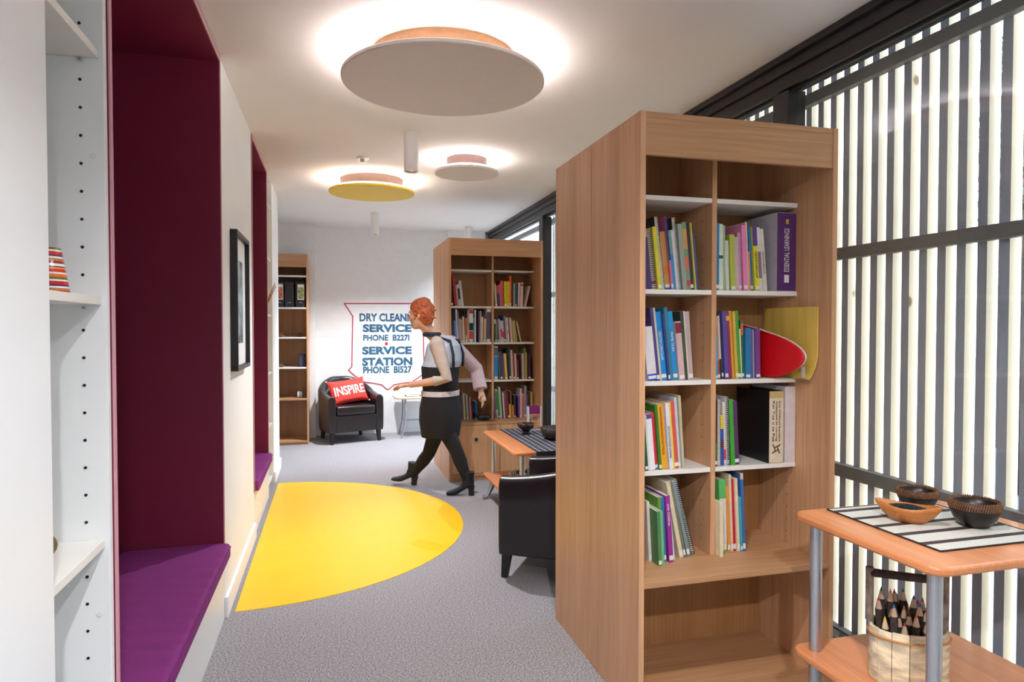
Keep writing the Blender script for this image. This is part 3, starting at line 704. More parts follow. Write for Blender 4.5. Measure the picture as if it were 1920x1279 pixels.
# lower left
shelf_of_books('near bookcase\'s lower left shelf', 'books on the lower left shelf of the near bookcase', L0 + .045, L1, YS - .004, SZ[3], PX, PZ, [
    B(6, 100, 5, (30, 90, 60)), B(4, 104, 5, (216, 212, 206)),
    B(10, 104, 5, (232, 230, 232), bands=((.92, 1, (70, 80, 140)),)), B(5.5, 107, 5, (212, 40, 56), bands=((0, .07, (70, 80, 150)),)), B(5, 122, 5, (50, 120, 40)),
    B(11, 123, 5, (232, 164, 24), title=('PROGRAM PLANNING FOR INFANTS AND TODDLERS', .22, .95, .35, 'r', 'down')), B(2.5, 124, 5, (160, 152, 140)),
    B(6.5, 125, 5, (224, 218, 226), title=('LENS ON OUTDOOR LEARNING', .17, .65, .5, 'd', 'down')), B(4, 125, 5, (222, 204, 70)), B(8, 126, 5, (214, 84, 70)),
    B(4.5, 134, 4.5, (200, 206, 224)), B(4.5, 138, 4, (190, 182, 146))], endpx=1286)
# lower right
shelf_of_books('near bookcase\'s lower right shelf', 'books on the lower right shelf of the near bookcase', Rr0 + .001, Rr1, YS - .004, SZ[3], PX, PZ, [
    B(6, 128, 0, (84, 52, 36), bands=((.1, .35, (60, 110, 50)),)), B(6.5, 128, 1, (190, 184, 206), k='coil', coilm=M_COILW), B(6, 98, 1.5, (40, 76, 160), bands=((.72, 1, (224, 196, 40)), (.35, .5, (90, 40, 40)))),
    B(4, 122, 2, (214, 204, 190), bands=((.05, .25, (200, 60, 80)),)), B(6, 132, 2, (202, 198, 200), k='coil', coilm=M_COILB),
    B(8, 127, 3, (60, 160, 50)), B(9, 124, 3, (84, 44, 92))])
bo = book('black ring binder with cream spine lettered Assessment for Learning beside white binder', 'books on the lower right shelf of the near bookcase',
     (Rr1 - .048 - .070 - .005, YS - .01, SZ[3] + .0004), .067, .292, .222, 0, (22, 20, 22), 'binder', ((.004, .90, (224, 208, 180)), (.9, .996, (196, 172, 110))), None, ('Early Childhood Exemplars|Assessment for Learning:|Kei Tua o te Pae', .30, .86, .62, 'd', 'down'))
q = MB()
for k in range(4):
    a = PI / 2 * k + .35; c, s_ = math.cos(a), math.sin(a)
    pts = [(-.008, .0045), (.020, .0045), (.026, .012), (-.008, .009)]
    q.prism([(.0335 + c * u - s_ * v, .058 + s_ * u + c * v) for u, v in pts], -.0016, -.0008, 'Y')
q.build('woven_star_mark', mat('brown_star_ink', (120, 92, 76), .6), bo, world=False)
bo = book('plain white ring binder at the right end of the lower right shelf', 'books on the lower right shelf of the near bookcase',
     (Rr1 - .048 - .002, YS - .012, SZ[3] + .0004), .048, .308, .222, 0, (216, 204, 204), 'binder', (), None, None)
# on the fixed bottom shelf (pushed forward unevenly)
def loose(rows, x, where, group):
    prev = None
    n = len(rows)
    for i, b in enumerate(rows):
        t, h, lean = b['w'] / PX, b['h'] / PZ, b['lean']
        if prev:
            x = -9
            for q in range(41):
                A = extent(*prev[1:], q * .01); Bx = extent(t, h, lean, q * .01)
                if A and Bx: x = max(x, prev[0] + A[1] - Bx[0] + .0006)
        prev = (x, t, h, lean)
        size = 'thin' if t < .012 else 'medium'
        lab = f"{size} {b.get('name') or cname(b['rgb'])} {'spiral bound book' if b.get('k') == 'coil' else 'book'}, {ORD[i]} from left on {where}"
        book(b.get('say') or lab, group, (x, b['y'], .5005), t, h, b.get('d', .2), lean, b['rgb'], b.get('k', 'p'), b.get('bands', ()), b.get('st', (.03, .1)), b.get('title'), True, b.get('coilm'))
loose([B(5, 112, 3, (216, 206, 190), y=2.29), B(6, 100, 2.5, (76, 130, 80), y=2.235, d=.215, say='square green book standing furthest forward on the wooden bottom shelf'), B(5, 100, 2.5, (110, 176, 116), y=2.238, st=None),
       B(6, 120, 3, (100, 150, 60), y=2.275), B(5, 120, 3, (50, 120, 180), y=2.275),
       B(8, 124, 4, (150, 44, 140), y=2.262, title=('with Children', .55, .88, .5, 'w', 'down')), B(4, 122, 6, (216, 216, 230), y=2.285), B(7, 146, 11.5, (212, 202, 170), y=2.293),
       B(5, 148, 12, (120, 116, 84), y=2.297), B(6, 148, 13, (120, 140, 150), y=2.30, name='patterned grey'), B(8, 150, 15, (70, 66, 58), y=2.313, k='coil', coilm=M_COILB)],
      L0 + .115, 'bottom shelf left of divider', 'books on the wooden bottom shelf left of the divider')
loose([B(6, 104, 1, (226, 212, 176), y=2.262, d=.2, st=None, bands=()), B(6, 112, 2, (206, 184, 184), y=2.36, d=.16), B(13, 140, 2, (90, 176, 96), y=2.31, bands=((.10, .74, (214, 210, 204)),)),
       B(5, 128, 2.5, (226, 140, 50), y=2.31), B(4.5, 150, 2.5, (214, 196, 160), y=2.305), B(5.5, 140, 3, (196, 24, 50), y=2.31), B(5.5, 142, 3, (224, 206, 176), y=2.302),
       B(4, 106, 3, (60, 160, 176), y=2.298), B(6, 152, 3, (60, 100, 160), y=2.298, bands=((.72, .9, (40, 110, 170)), (.92, 1, (200, 190, 180))))],
      Rr0 + .004, 'bottom shelf right of divider', 'books on the wooden bottom shelf right of the divider')

# limp red booklet curling open and tall yellow card against the right side panel
t = thing('yellow_pad', 'tall mustard yellow pad standing against the right panel behind the red booklet', 'pad', (1.80, 2.3, SZ[2]))
mb = MB(); X_ = Rr1 - .004
R = []
for k in range(13):
    z = .0 + .285 * k / 12; bend = .0
    R.append([(X_ - .006 - .02 * max(0, (4 - k) / 4) ** 2, 2.165 + .02 * max(0, (5 - k) / 5) ** 2, SZ[2] + .001 + z), (X_ - .006, 2.49, SZ[2] + .001 + z), (X_, 2.49, SZ[2] + .001 + z), (X_ - .02 * max(0, (4 - k) / 4) ** 2, 2.165 + .02 * max(0, (5 - k) / 5) ** 2, SZ[2] + .001 + z)])
mb.rings(R).build('pad_body', mat('mustard_card', (226, 190, 92), .6, noise=.1, scale=30, stretch=(1, 1, .1)), t)
bx(X_ - .0275, X_ - .0265, 2.205, 2.225, SZ[2] + .008, SZ[2] + .05).build('barcode_sticker', M_STICK, t)
t = thing('red_booklet', 'limp red spiral booklet curling forward over the shelf edge', 'booklet', (1.71, 2.25, SZ[2]))
def curl(off):
    P = []
    pts = [(1.700, 2.49), (1.700, 2.35)]
    return pts
mb = MB(); nz, nu = 16, 14
def red_pt(u, v, off):
    # u: from the spine at the back to the free edge at the front; v: bottom to top
    base = Vector((1.690 + .0 * u, 2.50 - .20 * u, 0))
    reach = .34 * math.sin(min(1, max(0, v * .95 + .08)) * PI) ** .7
    y = 2.50 - .14 * u - (.21 * u) * reach / .34
    x = 1.690 + .055 * u * u * reach / .34 + off
    z = SZ[2] + .003 + off * .35 + v * (.205 - .012 * u) - .0 + .012 * (1 - u) * v
    return Vector((x, y, z))
def red_sheet(offa, offb, name, m):
    q = MB(); A = [[q.b.verts.new(red_pt(i / nu, j / nz, offa)) for j in range(nz + 1)] for i in range(nu + 1)]
    Bv = [[q.b.verts.new(red_pt(i / nu, j / nz, offb)) for j in range(nz + 1)] for i in range(nu + 1)]
    for i in range(nu):
        for j in range(nz):
            q.b.faces.new((A[i][j], A[i + 1][j], A[i + 1][j + 1], A[i][j + 1])); q.b.faces.new((Bv[i][j], Bv[i][j + 1], Bv[i + 1][j + 1], Bv[i + 1][j]))
    for j in range(nz): q.b.faces.new((A[nu][j], Bv[nu][j], Bv[nu][j + 1], A[nu][j + 1])); q.b.faces.new((A[0][j], A[0][j + 1], Bv[0][j + 1], Bv[0][j]))
    for i in range(nu): q.b.faces.new((A[i][0], Bv[i][0], Bv[i + 1][0], A[i + 1][0])); q.b.faces.new((A[i][nz], A[i + 1][nz], Bv[i + 1][nz], Bv[i][nz]))
    return q.build(name, m, t, smooth=True)
red_sheet(0, .0012, 'cover', mat('red_cover', (206, 14, 24), .4, noise=.04))
red_sheet(.0016, .009, 'pages', mat('page_edges', (228, 218, 206), .8, noise=.06, scale=200))

# ------------------------------------------------------------------ books in the far bookcase
FPX = (at(1006, 600, 1, 6.07)[0] - at(926, 600, 1, 6.07)[0]) / 80
def far_row(where, group, base_z, ybase, ox, oy, k, rows, lean_mul=1):
    """rows: (x left, x right, y top, lean, rgb, name) measured on an enlargement k of the photo starting at ox, oy"""
    yp = 6.073
    lo, hi = (G0 + .002, G1 - .003) if 'left shelf' in where else (K0 + .002, K1 - .003)
    for shrink in (.97, .93, .89, .85, .80, .75):
        out = []; prev = None
        for i, r in enumerate(rows):
            xa, xb, yt, lean, rgb = r[:5]
            x = at(ox + xa / k, 600, 1, yp)[0]
            t = max(.006, (xb - xa) / k * FPX * shrink); h = (ybase - (oy + yt / k)) * FPX
            if prev is not None:
                xm = -9
                for q in range(41):
                    A = extent(*prev[1:], q * .01); Bx = extent(t, h, lean, q * .01)
                    if A and Bx: xm = max(xm, prev[0] + A[1] - Bx[0] + .0006)
                x = xm if lean >= 0 and x - xm < .02 else max(x, xm)
            else:
                x = max(x, lo + h * math.tan(math.radians(max(0, lean))))
            prev = (x, t, h, lean); out.append(prev)
        if max(o_[0] + o_[1] + o_[2] * math.sin(math.radians(max(0, -o_[3]))) for o_ in out) < hi: break
    for i, r in enumerate(rows):
        xa, xb, yt, lean, rgb = r[:5]; x, t, h, lean = out[i]
        zl = t * math.sin(-math.radians(lean)) if lean < 0 else 0
        size = 'thin' if t < .018 else ('thick' if t > .04 else 'medium')
        nm_ = (r[5] if len(r) > 5 and r[5] else cname(rgb))
        hh = 'tall ' if h > .30 else ('short ' if h < .2 else '')
        lab = f"{size} {hh}{nm_} book, {ORD[i] + ' from left' if i < len(rows) - 1 else 'rightmost'} on {where}"
        if len(r) > 7: lab = r[7]
        bands = r[6] if len(r) > 6 and r[6] else ()
        o = book(lab, group, (x, yp + .002 * ((i * 5) % 4), base_z + zl + .0004), t, h, .18, lean, rgb, 'p', bands, None, None, bool(bands))
        if i % 2 == 0 and t > .014: bx(t * .1, t * .9, -.001, -.0003, h * .03, h * .1).build('spine_sticker', M_STICK, o, world=False)
FG = 'far bookcase\'s '
far_row(FG + 'top left shelf', 'books on the top left shelf of the far bookcase', FS[1], 572.3, 830, 480, 8, [
    (130, 158, 315, 2, (40, 30, 40)), (163, 203, 298, 5, (190, 36, 48)), (205, 225, 440, 5, (176, 170, 160)), (232, 262, 425, 6, (214, 210, 206), None, ((.3, .8, (40, 40, 50)),)), (290, 322, 380, 6.5, (222, 214, 218))])
far_row(FG + 'top right shelf', 'books on the top right shelf of the far bookcase', FS[1], 572.6, 830, 480, 8, [
    (775, 800, 410, 4, (190, 176, 146)), (822, 868, 440, 3, (96, 44, 96), None, ((.6, 1, (190, 70, 70)),)), (870, 888, 420, 3, (150, 130, 130)), (892, 935, 370, 3, (206, 66, 76)),
    (945, 985, 380, 1, (206, 190, 20)), (986, 1025, 380, 0, (214, 196, 20), None), (1030, 1058, 295, 0, (224, 100, 50)), (1066, 1084, 410, 0, (190, 180, 160)), (1092, 1120, 405, 0, (40, 90, 130)),
    (1128, 1156, 400, -1, (220, 190, 190)), (1164, 1206, 392, -1, (224, 196, 186), None, ((.85, .95, (200, 60, 60)),)), (1225, 1255, 437, -13, (214, 196, 180))])
far_row(FG + 'second left shelf', 'books on the second left shelf of the far bookcase', FS[2], 641.5, 830, 480, 8, [
    (132, 146, 815, 3, (150, 140, 140)), (152, 180, 960, 5, (60, 50, 70)), (182, 212, 980, 4, (104, 140, 200)), (213, 232, 825, 3, (216, 216, 224)), (234, 252, 845, 3, (150, 140, 190)), (256, 284, 955, 3, (170, 160, 90)),
    (288, 312, 970, 3, (180, 130, 130)), (314, 340, 925, 2.5, (214, 200, 200)), (358, 388, 942, 1, (190, 96, 36), None, ((0, .3, (206, 170, 110)),)), (392, 418, 830, 0, (150, 150, 142)),
    (424, 484, 815, 0, (222, 214, 206), None, ((.86, .98, (196, 30, 24)), (.02, .34, (206, 40, 24)), (.36, .58, (30, 26, 30))), 'thick white binder spine with red and black blocks, second left shelf'),
    (488, 508, 940, 0, (60, 160, 160)), (512, 530, 830, 0, (222, 222, 228)), (532, 552, 850, 0, (96, 60, 90)), (555, 575, 842, -1, (180, 150, 160)), (578, 604, 930, -1, (206, 196, 170)), (612, 648, 955, -1, (206, 170, 130)),
    (658, 718, 812, -.5, (210, 196, 196), None, ((.1, .9, (90, 70, 96)),))])
far_row(FG + 'second right shelf', 'books on the second right shelf of the far bookcase', FS[2], 642, 830, 480, 8, [
    (775, 800, 965, 3, (70, 90, 40), None, ((.8, 1, (210, 206, 200)),)), (802, 816, 985, 3, (130, 150, 90)), (822, 846, 955, 4, (86, 66, 120)), (848, 872, 962, 4, (190, 180, 190)), (876, 900, 985, 4, (206, 190, 180), None, ((.25, .6, (196, 40, 50)),)),
    (902, 926, 985, 4, (180, 190, 190), None, ((.2, .5, (206, 50, 60)),)), (928, 954, 905, 4, (76, 76, 140)), (958, 976, 925, 4, (190, 176, 150)), (978, 1004, 945, 4, (214, 196, 190), None, ((.35, .5, (220, 140, 40)),)),
    (1008, 1026, 950, 4, (110, 50, 70)), (1030, 1056, 942, 4.5, (206, 190, 180)), (1058, 1076, 970, 5, (180, 160, 140)), (1080, 1098, 990, 6, (196, 180, 120)), (1102, 1120, 980, 8, (206, 180, 60)), (1124, 1144, 1000, 10, (60, 44, 44)), (1148, 1168, 990, 12, (206, 190, 180))])
far_row(FG + 'third right shelf', 'books on the third right shelf of the far bookcase', FS[3], 712, 830, 620, 7.1, [
    (686, 736, 228, 0, (220, 222, 230), None, ((.02, .7, (16, 130, 196)), (.72, .97, (100, 96, 116))), 'thick blue and grey binder with white edges, third right shelf of far bookcase'),
    (746, 762, 300, 2, (110, 110, 60)), (766, 800, 290, 3, (44, 60, 110)), (802, 824, 330, 3, (120, 60, 110)), (828, 862, 320, 4, (214, 180, 70)), (866, 888, 275, 3, (30, 26, 34)), (892, 920, 252, 2.5, (50, 50, 90)), (924, 952, 275, 2.5, (214, 190, 150)),
    (956, 978, 320, 2, (150, 60, 60)), (982, 1004, 322, 2, (214, 190, 180)), (1010, 1040, 400, 1, (80, 50, 60)), (1048, 1062, 340, 1, (130, 60, 60)), (1066, 1086, 318, 1, (206, 196, 180)), (1090, 1112, 252, 0, (120, 150, 100)), (1116, 1134, 305, 0, (220, 176, 40)), (1140, 1158, 345, 0, (60, 50, 70)), (1162, 1196, 342, 0, (64, 44, 66))])
far_row(FG + 'fourth right shelf', 'books on the fourth right shelf of the far bookcase', .525, 781.5, 830, 620, 7.1, [
    (686, 704, 858, 2, (130, 90, 150)), (708, 730, 772, 3, (210, 204, 200), None, ((.3, .95, (60, 130, 60)),)), (734, 760, 790, 3.5, (60, 130, 70)), (764, 790, 748, 4, (180, 176, 170)), (796, 812, 800, 4, (40, 44, 40)), (816, 830, 812, 4, (220, 216, 206)), (834, 852, 815, 4, (90, 110, 80)),
    (856, 880, 802, 4, (150, 36, 60)), (884, 906, 790, 4, (110, 26, 50)), (910, 930, 970, 3, (226, 180, 50)), (934, 952, 800, 3, (120, 90, 60)), (956, 980, 980, 3, (224, 130, 40)), (984, 1006, 850, 2, (50, 44, 60)), (1010, 1032, 862, 1, (110, 70, 140)), (1036, 1060, 772, 0, (214, 190, 180)),
    (1064, 1096, 835, 0, (200, 120, 120), 'pink'), (1100, 1130, 738, 0, (150, 140, 140)), (1136, 1152, 840, 0, (90, 70, 120)), (1156, 1170, 860, 0, (60, 60, 90)), (1176, 1204, 822, 0, (196, 180, 110))])
far_row(FG + 'fourth left shelf', 'books on the fourth left shelf of the far bookcase', .525, 782, 830, 620, 7.1, [
    (196, 216, 830, 2, (90, 80, 120)), (222, 240, 860, 2, (60, 60, 110)), (246, 270, 850, 2, (50, 60, 100)), (274, 290, 800, 3, (140, 100, 150)), (294, 314, 822, 3, (200, 200, 90)), (318, 334, 850, 3, (110, 60, 80)), (338, 360, 835, 3, (140, 190, 190)),
    (364, 384, 850, 2, (170, 70, 90)), (388, 404, 870, 2, (200, 150, 130)), (408, 424, 880, 1, (120, 50, 60)), (430, 466, 925, 1, (30, 90, 140))])
# small dark gadget in the far bookcase
t = thing('black_gadget', 'glossy black rounded gadget with a cord at the end of the fourth left shelf', 'gadget', (1.37, 6.02, .525))
q = MB(); q.ball((1.36, 5.98, .5555), .040, 1.75, .9, .75, 3); q.build('body', mat('glossy_black', (26, 30, 40), .15, noise=.05), t, smooth=True)
MB().tube([(1.31, 5.99, .56), (1.27, 6.00, .60), (1.25, 6.01, .70)], .006, 8).build('cord', M_BLACK, t, smooth=True)

# ------------------------------------------------------------------ alcove bookcase contents
AZ = (1.995, 1.620, 1.270, .915)
M_FILE = mat('black_box_file', (34, 30, 34), .5, noise=.08)
for k, (x, c) in enumerate(((-.632, (206, 110, 70)), (-.522, None), (-.398, (150, 150, 80)))):
    lab = ['black box file with an orange label in the alcove bookcase', 'plain black box file between two labelled ones in the alcove bookcase', 'black box file with a leafy green picture label in the alcove bookcase'][k]
    t = thing('box_file', lab, 'box file', (x + .05, 8.3, AZ[1]), 'box files in the alcove bookcase')
    bx(x, x + .100, 8.21, 8.46, AZ[1] + .0005, AZ[1] + .292).build('case', M_FILE, t, bevel=.003)
    MB().tube([(x + .03, 8.208, AZ[1] + .05), (x + .05, 8.204, AZ[1] + .058), (x + .07, 8.208, AZ[1] + .05)], .004, 8).build('label_holder', M_STEEL, t, smooth=True)
    if c:
        l = bx(x + .018, x + .092, 8.2075, 8.2095, AZ[1] + .09, AZ[1] + .27).build('label_card', mat('label_white', (226, 224, 218), .6), t)
        bx(x + .024, x + .086, 8.2065, 8.2073, AZ[1] + .10, AZ[1] + .235).build('picture', mat('label_pic%d' % k, c, .6, noise=.5, scale=40), t)
def driftwood(x, z, s, lab, grp='driftwood pieces in the alcove bookcase'):
    o = MB().ball((0, 0, 0), .03, 1.6 * s, .8, .45, 3)
    r_ = random.Random(int(x * 1000))
    for v in o.b.verts: v.co += Vector((r_.uniform(-1, 1), r_.uniform(-1, 1), r_.uniform(-1, 1))) * .003
    o.tube([(-.03 * s, 0, .0), (0, -.005, .02), (.035 * s, 0, .035)], [.008, .007, .003], 8)
    zmin = min(v.co.z for v in o.b.verts)
    ob = o.build('driftwood', mat('driftwood_brown', (110, 84, 62), .9, noise=.35, scale=50), smooth=True); ob.location = (x, 8.30, z - zmin + .0005)
    tag(ob, lab, 'driftwood', grp)
driftwood(-.585, AZ[2], 1.1, 'dark driftwood piece on the left of the upper driftwood shelf')
driftwood(-.365, AZ[2], 1.3, 'driftwood piece on the right of the upper driftwood shelf')
driftwood(-.585, AZ[3], 1.0, 'small driftwood piece on the shelf with the speckled tin')
t = thing('speckled_tin', 'upright dark blue speckled tin in the alcove bookcase', 'tin', (-.335, 8.28, AZ[3]))
MB().lathe([(.001, 0), (.042, 0), (.043, .003), (.043, .135), (.042, .138), (.001, .138)], (-.335, 8.28, AZ[3] + .0005), 32).build('body', mat('speckled_blue', (70, 74, 96), .5, noise=1.0, scale=90), t)
MB().lathe([(.001, .1385), (.044, .1385), (.044, .150), (.001, .150)], (-.335, 8.28, AZ[3] + .0005), 32).build('lid', M_FILE, t)
t = thing('small_photo_frame', 'small black photo frame standing low in the alcove bookcase', 'photo frame', (-.36, 8.27, .548))
bx(-.40, -.325, 8.262, 8.276, .5485, .635).build('frame', M_FILE, t, bevel=.002)
bx(-.391, -.334, 8.2605, 8.2618, .558, .626).build('photo', mat('tiny_photo', (190, 190, 186), .5, noise=.7, scale=60), t)

# ------------------------------------------------------------------ painted wall sign
YSG = YB - .0015
M_BLUEP = mat('faded_blue_paint', (48, 104, 138), .7, noise=.25, scale=30)
M_REDP = mat('sign_red_paint', (186, 40, 72), .7, noise=.12, scale=30)
t = thing('painted_wall_sign', 'old painted advertisement with blue lettering and red outline on the back wall', 'sign', (.70, YB, .57))
def W_(x, y): p = at(x, y, 1, YB); return (p.x, p.z)
def zpx(u, v): return (640 + u / 7.105, 560 + v / 7.105)
def row(txt, x0, x1, ya, yb, bold=.034):
    (xa, za), (xb, zb) = W_(x0, ya), W_(x1, yb)
    o = text_mesh('lettering', txt, M_BLUEP, xb - xa, abs(za - zb), .0008, bold)
    place_text(o, None, ((xa + xb) / 2, YSG - .0015, (za + zb) / 2), (1, 0, 0), (0, 0, 1))
    o.data.transform(Matrix.Translation(-Vector(t['_o']))); o.parent = t
row('DRY CLEANING', 674, 791, 587.5, 603); row('SERVICE', 680, 771.5, 608, 622.6, .045); row('PHONE  B227I', 680.8, 767.5, 627.6, 639)
row('SERVICE', 679, 772, 650, 664, .045); row('STATION', 679, 773, 670.8, 685, .045); row('PHONE  BI527', 680.8, 772, 687.5, 699)
L_ = [(605, 1165 - 0), (640, 1215)]
left = [(40, 65), (152, 235), (145, 560), (140, 905), (95, 955), (180, 1030), (300, 1110), (460, 1133), (540, 1150), (590, 1195), (618, 1215)]
right = [(1240 - u + 0, v) for u, v in left[::-1]][1:]
path = [W_(*zpx(*p)) for p in left + right]
mb = MB(); n = len(path)
for i in range(n):
    a = Vector((path[i][0], path[i][1])); b = Vector((path[(i + 1) % n][0], path[(i + 1) % n][1])); d_ = (b - a).normalized(); nn = Vector((-d_.y, d_.x)) * .0065; e_ = d_ * .005
    mb.prism([tuple(a - nn - e_), tuple(b - nn + e_), tuple(b + nn + e_), tuple(a + nn - e_)], YSG - .0018 - i * .00002, YSG - .0006, 'Y')
mb.build('outline', M_REDP, t)
c = W_(724.5, 644.5)
MB().tube([(c[0], YSG - .0018, c[1]), (c[0], YSG - .0005, c[1])], .021, 24).build('dot', M_REDP, t)

# ------------------------------------------------------------------ tub armchairs
def tub_chair(label, loc, rz):
    """front faces local -Y"""
    o = bpy.data.objects.new('tub_armchair', None); COL.objects.link(o); o.location = loc; o.rotation_euler = (0, 0, rz)
    tag(o, label, 'armchair', 'dark leather tub armchairs')
    Wd, Dp, R_, th = .335, .30, .30, .085     # half width, straight part, corner radius, wall
    zb, zf, zt = .135, .565, .765
    path = []
    n1, n2 = 6, 30
    for k in range(n1): path.append((Vector((-Wd, -Dp + (Dp + .02) * k / n1)), Vector((-1, 0))))
    for k in range(n2 + 1):
        a = PI - PI * k / n2; path.append((Vector((Wd * math.cos(a), .02 + .29 * math.sin(a))), Vector((math.cos(a) / Wd, math.sin(a) / .29)).normalized()))
    for k in range(n1): path.append((Vector((Wd, .02 - (Dp + .02) * (k + 1) / n1)), Vector((1, 0))))
    N = len(path); Rg = []
    for i, (p, nn) in enumerate(path):
        s_ = min(i, N - 1 - i) / ((N - 1) / 2)          # 0 at the arm fronts, 1 mid back
        e_ = s_ * s_ * (3 - 2 * s_)
        z = zf + (zt - zf) * min(1, e_ * 1.05)
        lean = .035 * e_
        pl = .0022 * math.sin(i * PI / 1.0) if False else 0
        def pt(off, zz): q = p + nn * (off + lean * (zz - zb) / .6); return (q.x, q.y, zz)
        sec = [pt(-.0, zb), pt(.008, zb + .05), pt(.010, .4), pt(.008, z - .04), pt(-.008, z - .012), pt(-.03, z), pt(-.055, z), pt(-.077, z - .012), pt(-th, z - .04), pt(-th - .012 * e_, .42), pt(-th, .33), pt(-th, zb)]
        Rg.append(sec)
    MB().rings(Rg).build('shell', M_LEATHER, o, world=False, smooth=True, bevel=.008, bseg=3)
    smooth_by_angle(o.children[0], 50)
    # fluted inner back
    mb = MB()
    R2 = []
    fl = [i for i in range(N) if 9 <= i <= N - 10]; m_ = 6
    for i in fl[:-1]:
        for q in range(m_):
            f = q / m_; pa, na = path[i]; pb, nb_ = path[i + 1]; p = pa.lerp(pb, f); nn = na.lerp(nb_, f).normalized()
            s_ = min(i + f, N - 1 - i - f) / ((N - 1) / 2); e_ = s_ * s_ * (3 - 2 * s_); z = zf + (zt - zf) * min(1, e_ * 1.05)
            flu = .008 * abs(math.sin(f * PI))
            R2.append([tuple((p + nn * (-th + .012 + .03 * e_)).to_tuple()) + (.40,), tuple((p + nn * (-th - .016 - flu)).to_tuple()) + (.40,), tuple((p + nn * (-th - .010 - flu)).to_tuple()) + (z - .10,), tuple((p + nn * (-th + .018)).to_tuple()) + (z - .05,)])
    mb.rings(R2).build('fluted_back', M_LEATHER, o, world=False, smooth=True)
    # apron and cushion
    bx(-Wd + th + .001, Wd - th - .001, -Dp + .004, -Dp + .05, zb + .002, .335).build('front_apron', M_LEATHER, o, world=False, bevel=.006)
    bx(-Wd + th + .001, Wd - th - .001, -Dp + .05, .20, .20, .315).build('seat_base', M_LEATHER, o, world=False)
    cu = []
    for k in range(24):
        a = PI * k / 23; cu.append(((Wd - th - .012) * math.cos(a), .0 + .20 * math.sin(a)))
    cu += [(-(Wd - th - .012), -Dp - .006), ((Wd - th - .012), -Dp - .006)]
    MB().prism(cu, .337, .445).build('seat_cushion', M_LEATHER, o, world=False, bevel=.022, bseg=4, smooth=True)
    for x, y, sx, sy in ((-.285, -.265, -1, -1), (.285, -.265, 1, -1), (-.235, .22, -1, 1), (.235, .22, 1, 1)):
        a, b = .026, .017
        R3 = [[(x + sx * .01 + i_ * b, y + sy * .012 + j_ * b, 0.0) for i_, j_ in ((-1, -1), (1, -1), (1, 1), (-1, 1))], [(x + i_ * a, y + j_ * a, zb + .004) for i_, j_ in ((-1, -1), (1, -1), (1, 1), (-1, 1))]]
        MB().rings(R3).build('leg', M_LEG, o, world=False, bevel=.002)
    return o
rz1 = math.atan2(.19, .582)
c1 = tub_chair('dark leather tub armchair with the red cushion, against the back wall', (.195, 8.425, 0), rz1)
c2 = tub_chair('dark leather tub armchair half hidden behind the large near bookcase', (1.322, 3.66, 0), math.radians(-123))

# red INSPIRE cushion
o = bpy.data.objects.new('throw_cushion', None); COL.objects.link(o)
tag(o, 'red cushion lettered INSPIRE sitting in the armchair by the back wall', 'cushion')
mb = MB(); nu, nv = 24, 16; hw, hh_ = .235, .155
def cs(u, v, sgn):
    x, y = (u * 2 - 1), (v * 2 - 1)
    bul = max(0, (1 - x ** 4) * (1 - y ** 4)) ** .6
    px = hw * x * (1 - .07 * (1 - y * y) * 0 - .07 * (1 - abs(x)) * 0) * (1 - .06 * (1 - y ** 2) * abs(x)); py = hh_ * y * (1 - .10 * (1 - x ** 2) * abs(y))
    w = .0015 * math.sin(x * 9 + y * 4) * bul
    return (px, py, sgn * (.055 * bul + .002) + w)
F_ = [[mb.b.verts.new(cs(i / nu, j / nv, 1)) for j in range(nv + 1)] for i in range(nu + 1)]
K_ = [[mb.b.verts.new(cs(i / nu, j / nv, -1)) for j in range(nv + 1)] for i in range(nu + 1)]
for i in range(nu):
    for j in range(nv):
        mb.b.faces.new((F_[i][j], F_[i + 1][j], F_[i + 1][j + 1], F_[i][j + 1])); mb.b.faces.new((K_[i][j], K_[i][j + 1], K_[i + 1][j + 1], K_[i + 1][j]))
for i in range(nu):
    mb.b.faces.new((F_[i][0], K_[i][0], K_[i + 1][0], F_[i + 1][0])); mb.b.faces.new((F_[i][nv], F_[i + 1][nv], K_[i + 1][nv], K_[i][nv]))
for j in range(nv):
    mb.b.faces.new((F_[0][j], F_[0][j + 1], K_[0][j + 1], K_[0][j])); mb.b.faces.new((F_[nu][j], K_[nu][j], K_[nu][j + 1], F_[nu][j + 1]))
mb.build('cover', mat('red_cushion_fabric', (226, 58, 48), .8, noise=.08, scale=60, bump=.2), o, world=False, smooth=True)
tx = text_mesh('lettering', 'INSPIRE', mat('white_print', (238, 226, 222), .8), .38, .115, .002, .02)
for v in tx.data.vertices:
    x, y = v.co.x / hw, v.co.y / hh_; bul = max(0, (1 - x ** 4) * (1 - y ** 4)) ** .6
    v.co.z = .055 * bul + .0075 + v.co.z * .5 + .0015 * math.sin(x * 9 + y * 4) * bul
tx.parent = o
for sx, sy in ((1, 1), (-1, 1), (1, -1), (-1, -1)):
    MB().ball((sx * (hw + .004), sy * (hh_ + .003), 0), .010, sub=2).build('corner_tuft', mat('tuft_white', (230, 210, 204), .9), o, world=False, smooth=True)
o.matrix_world = Matrix.Translation((.195, 8.40, .60)) @ Matrix.Rotation(rz1, 4, 'Z') @ Matrix.Rotation(math.radians(68), 4, 'X') @ Matrix.Rotation(math.radians(7), 4, 'Z')

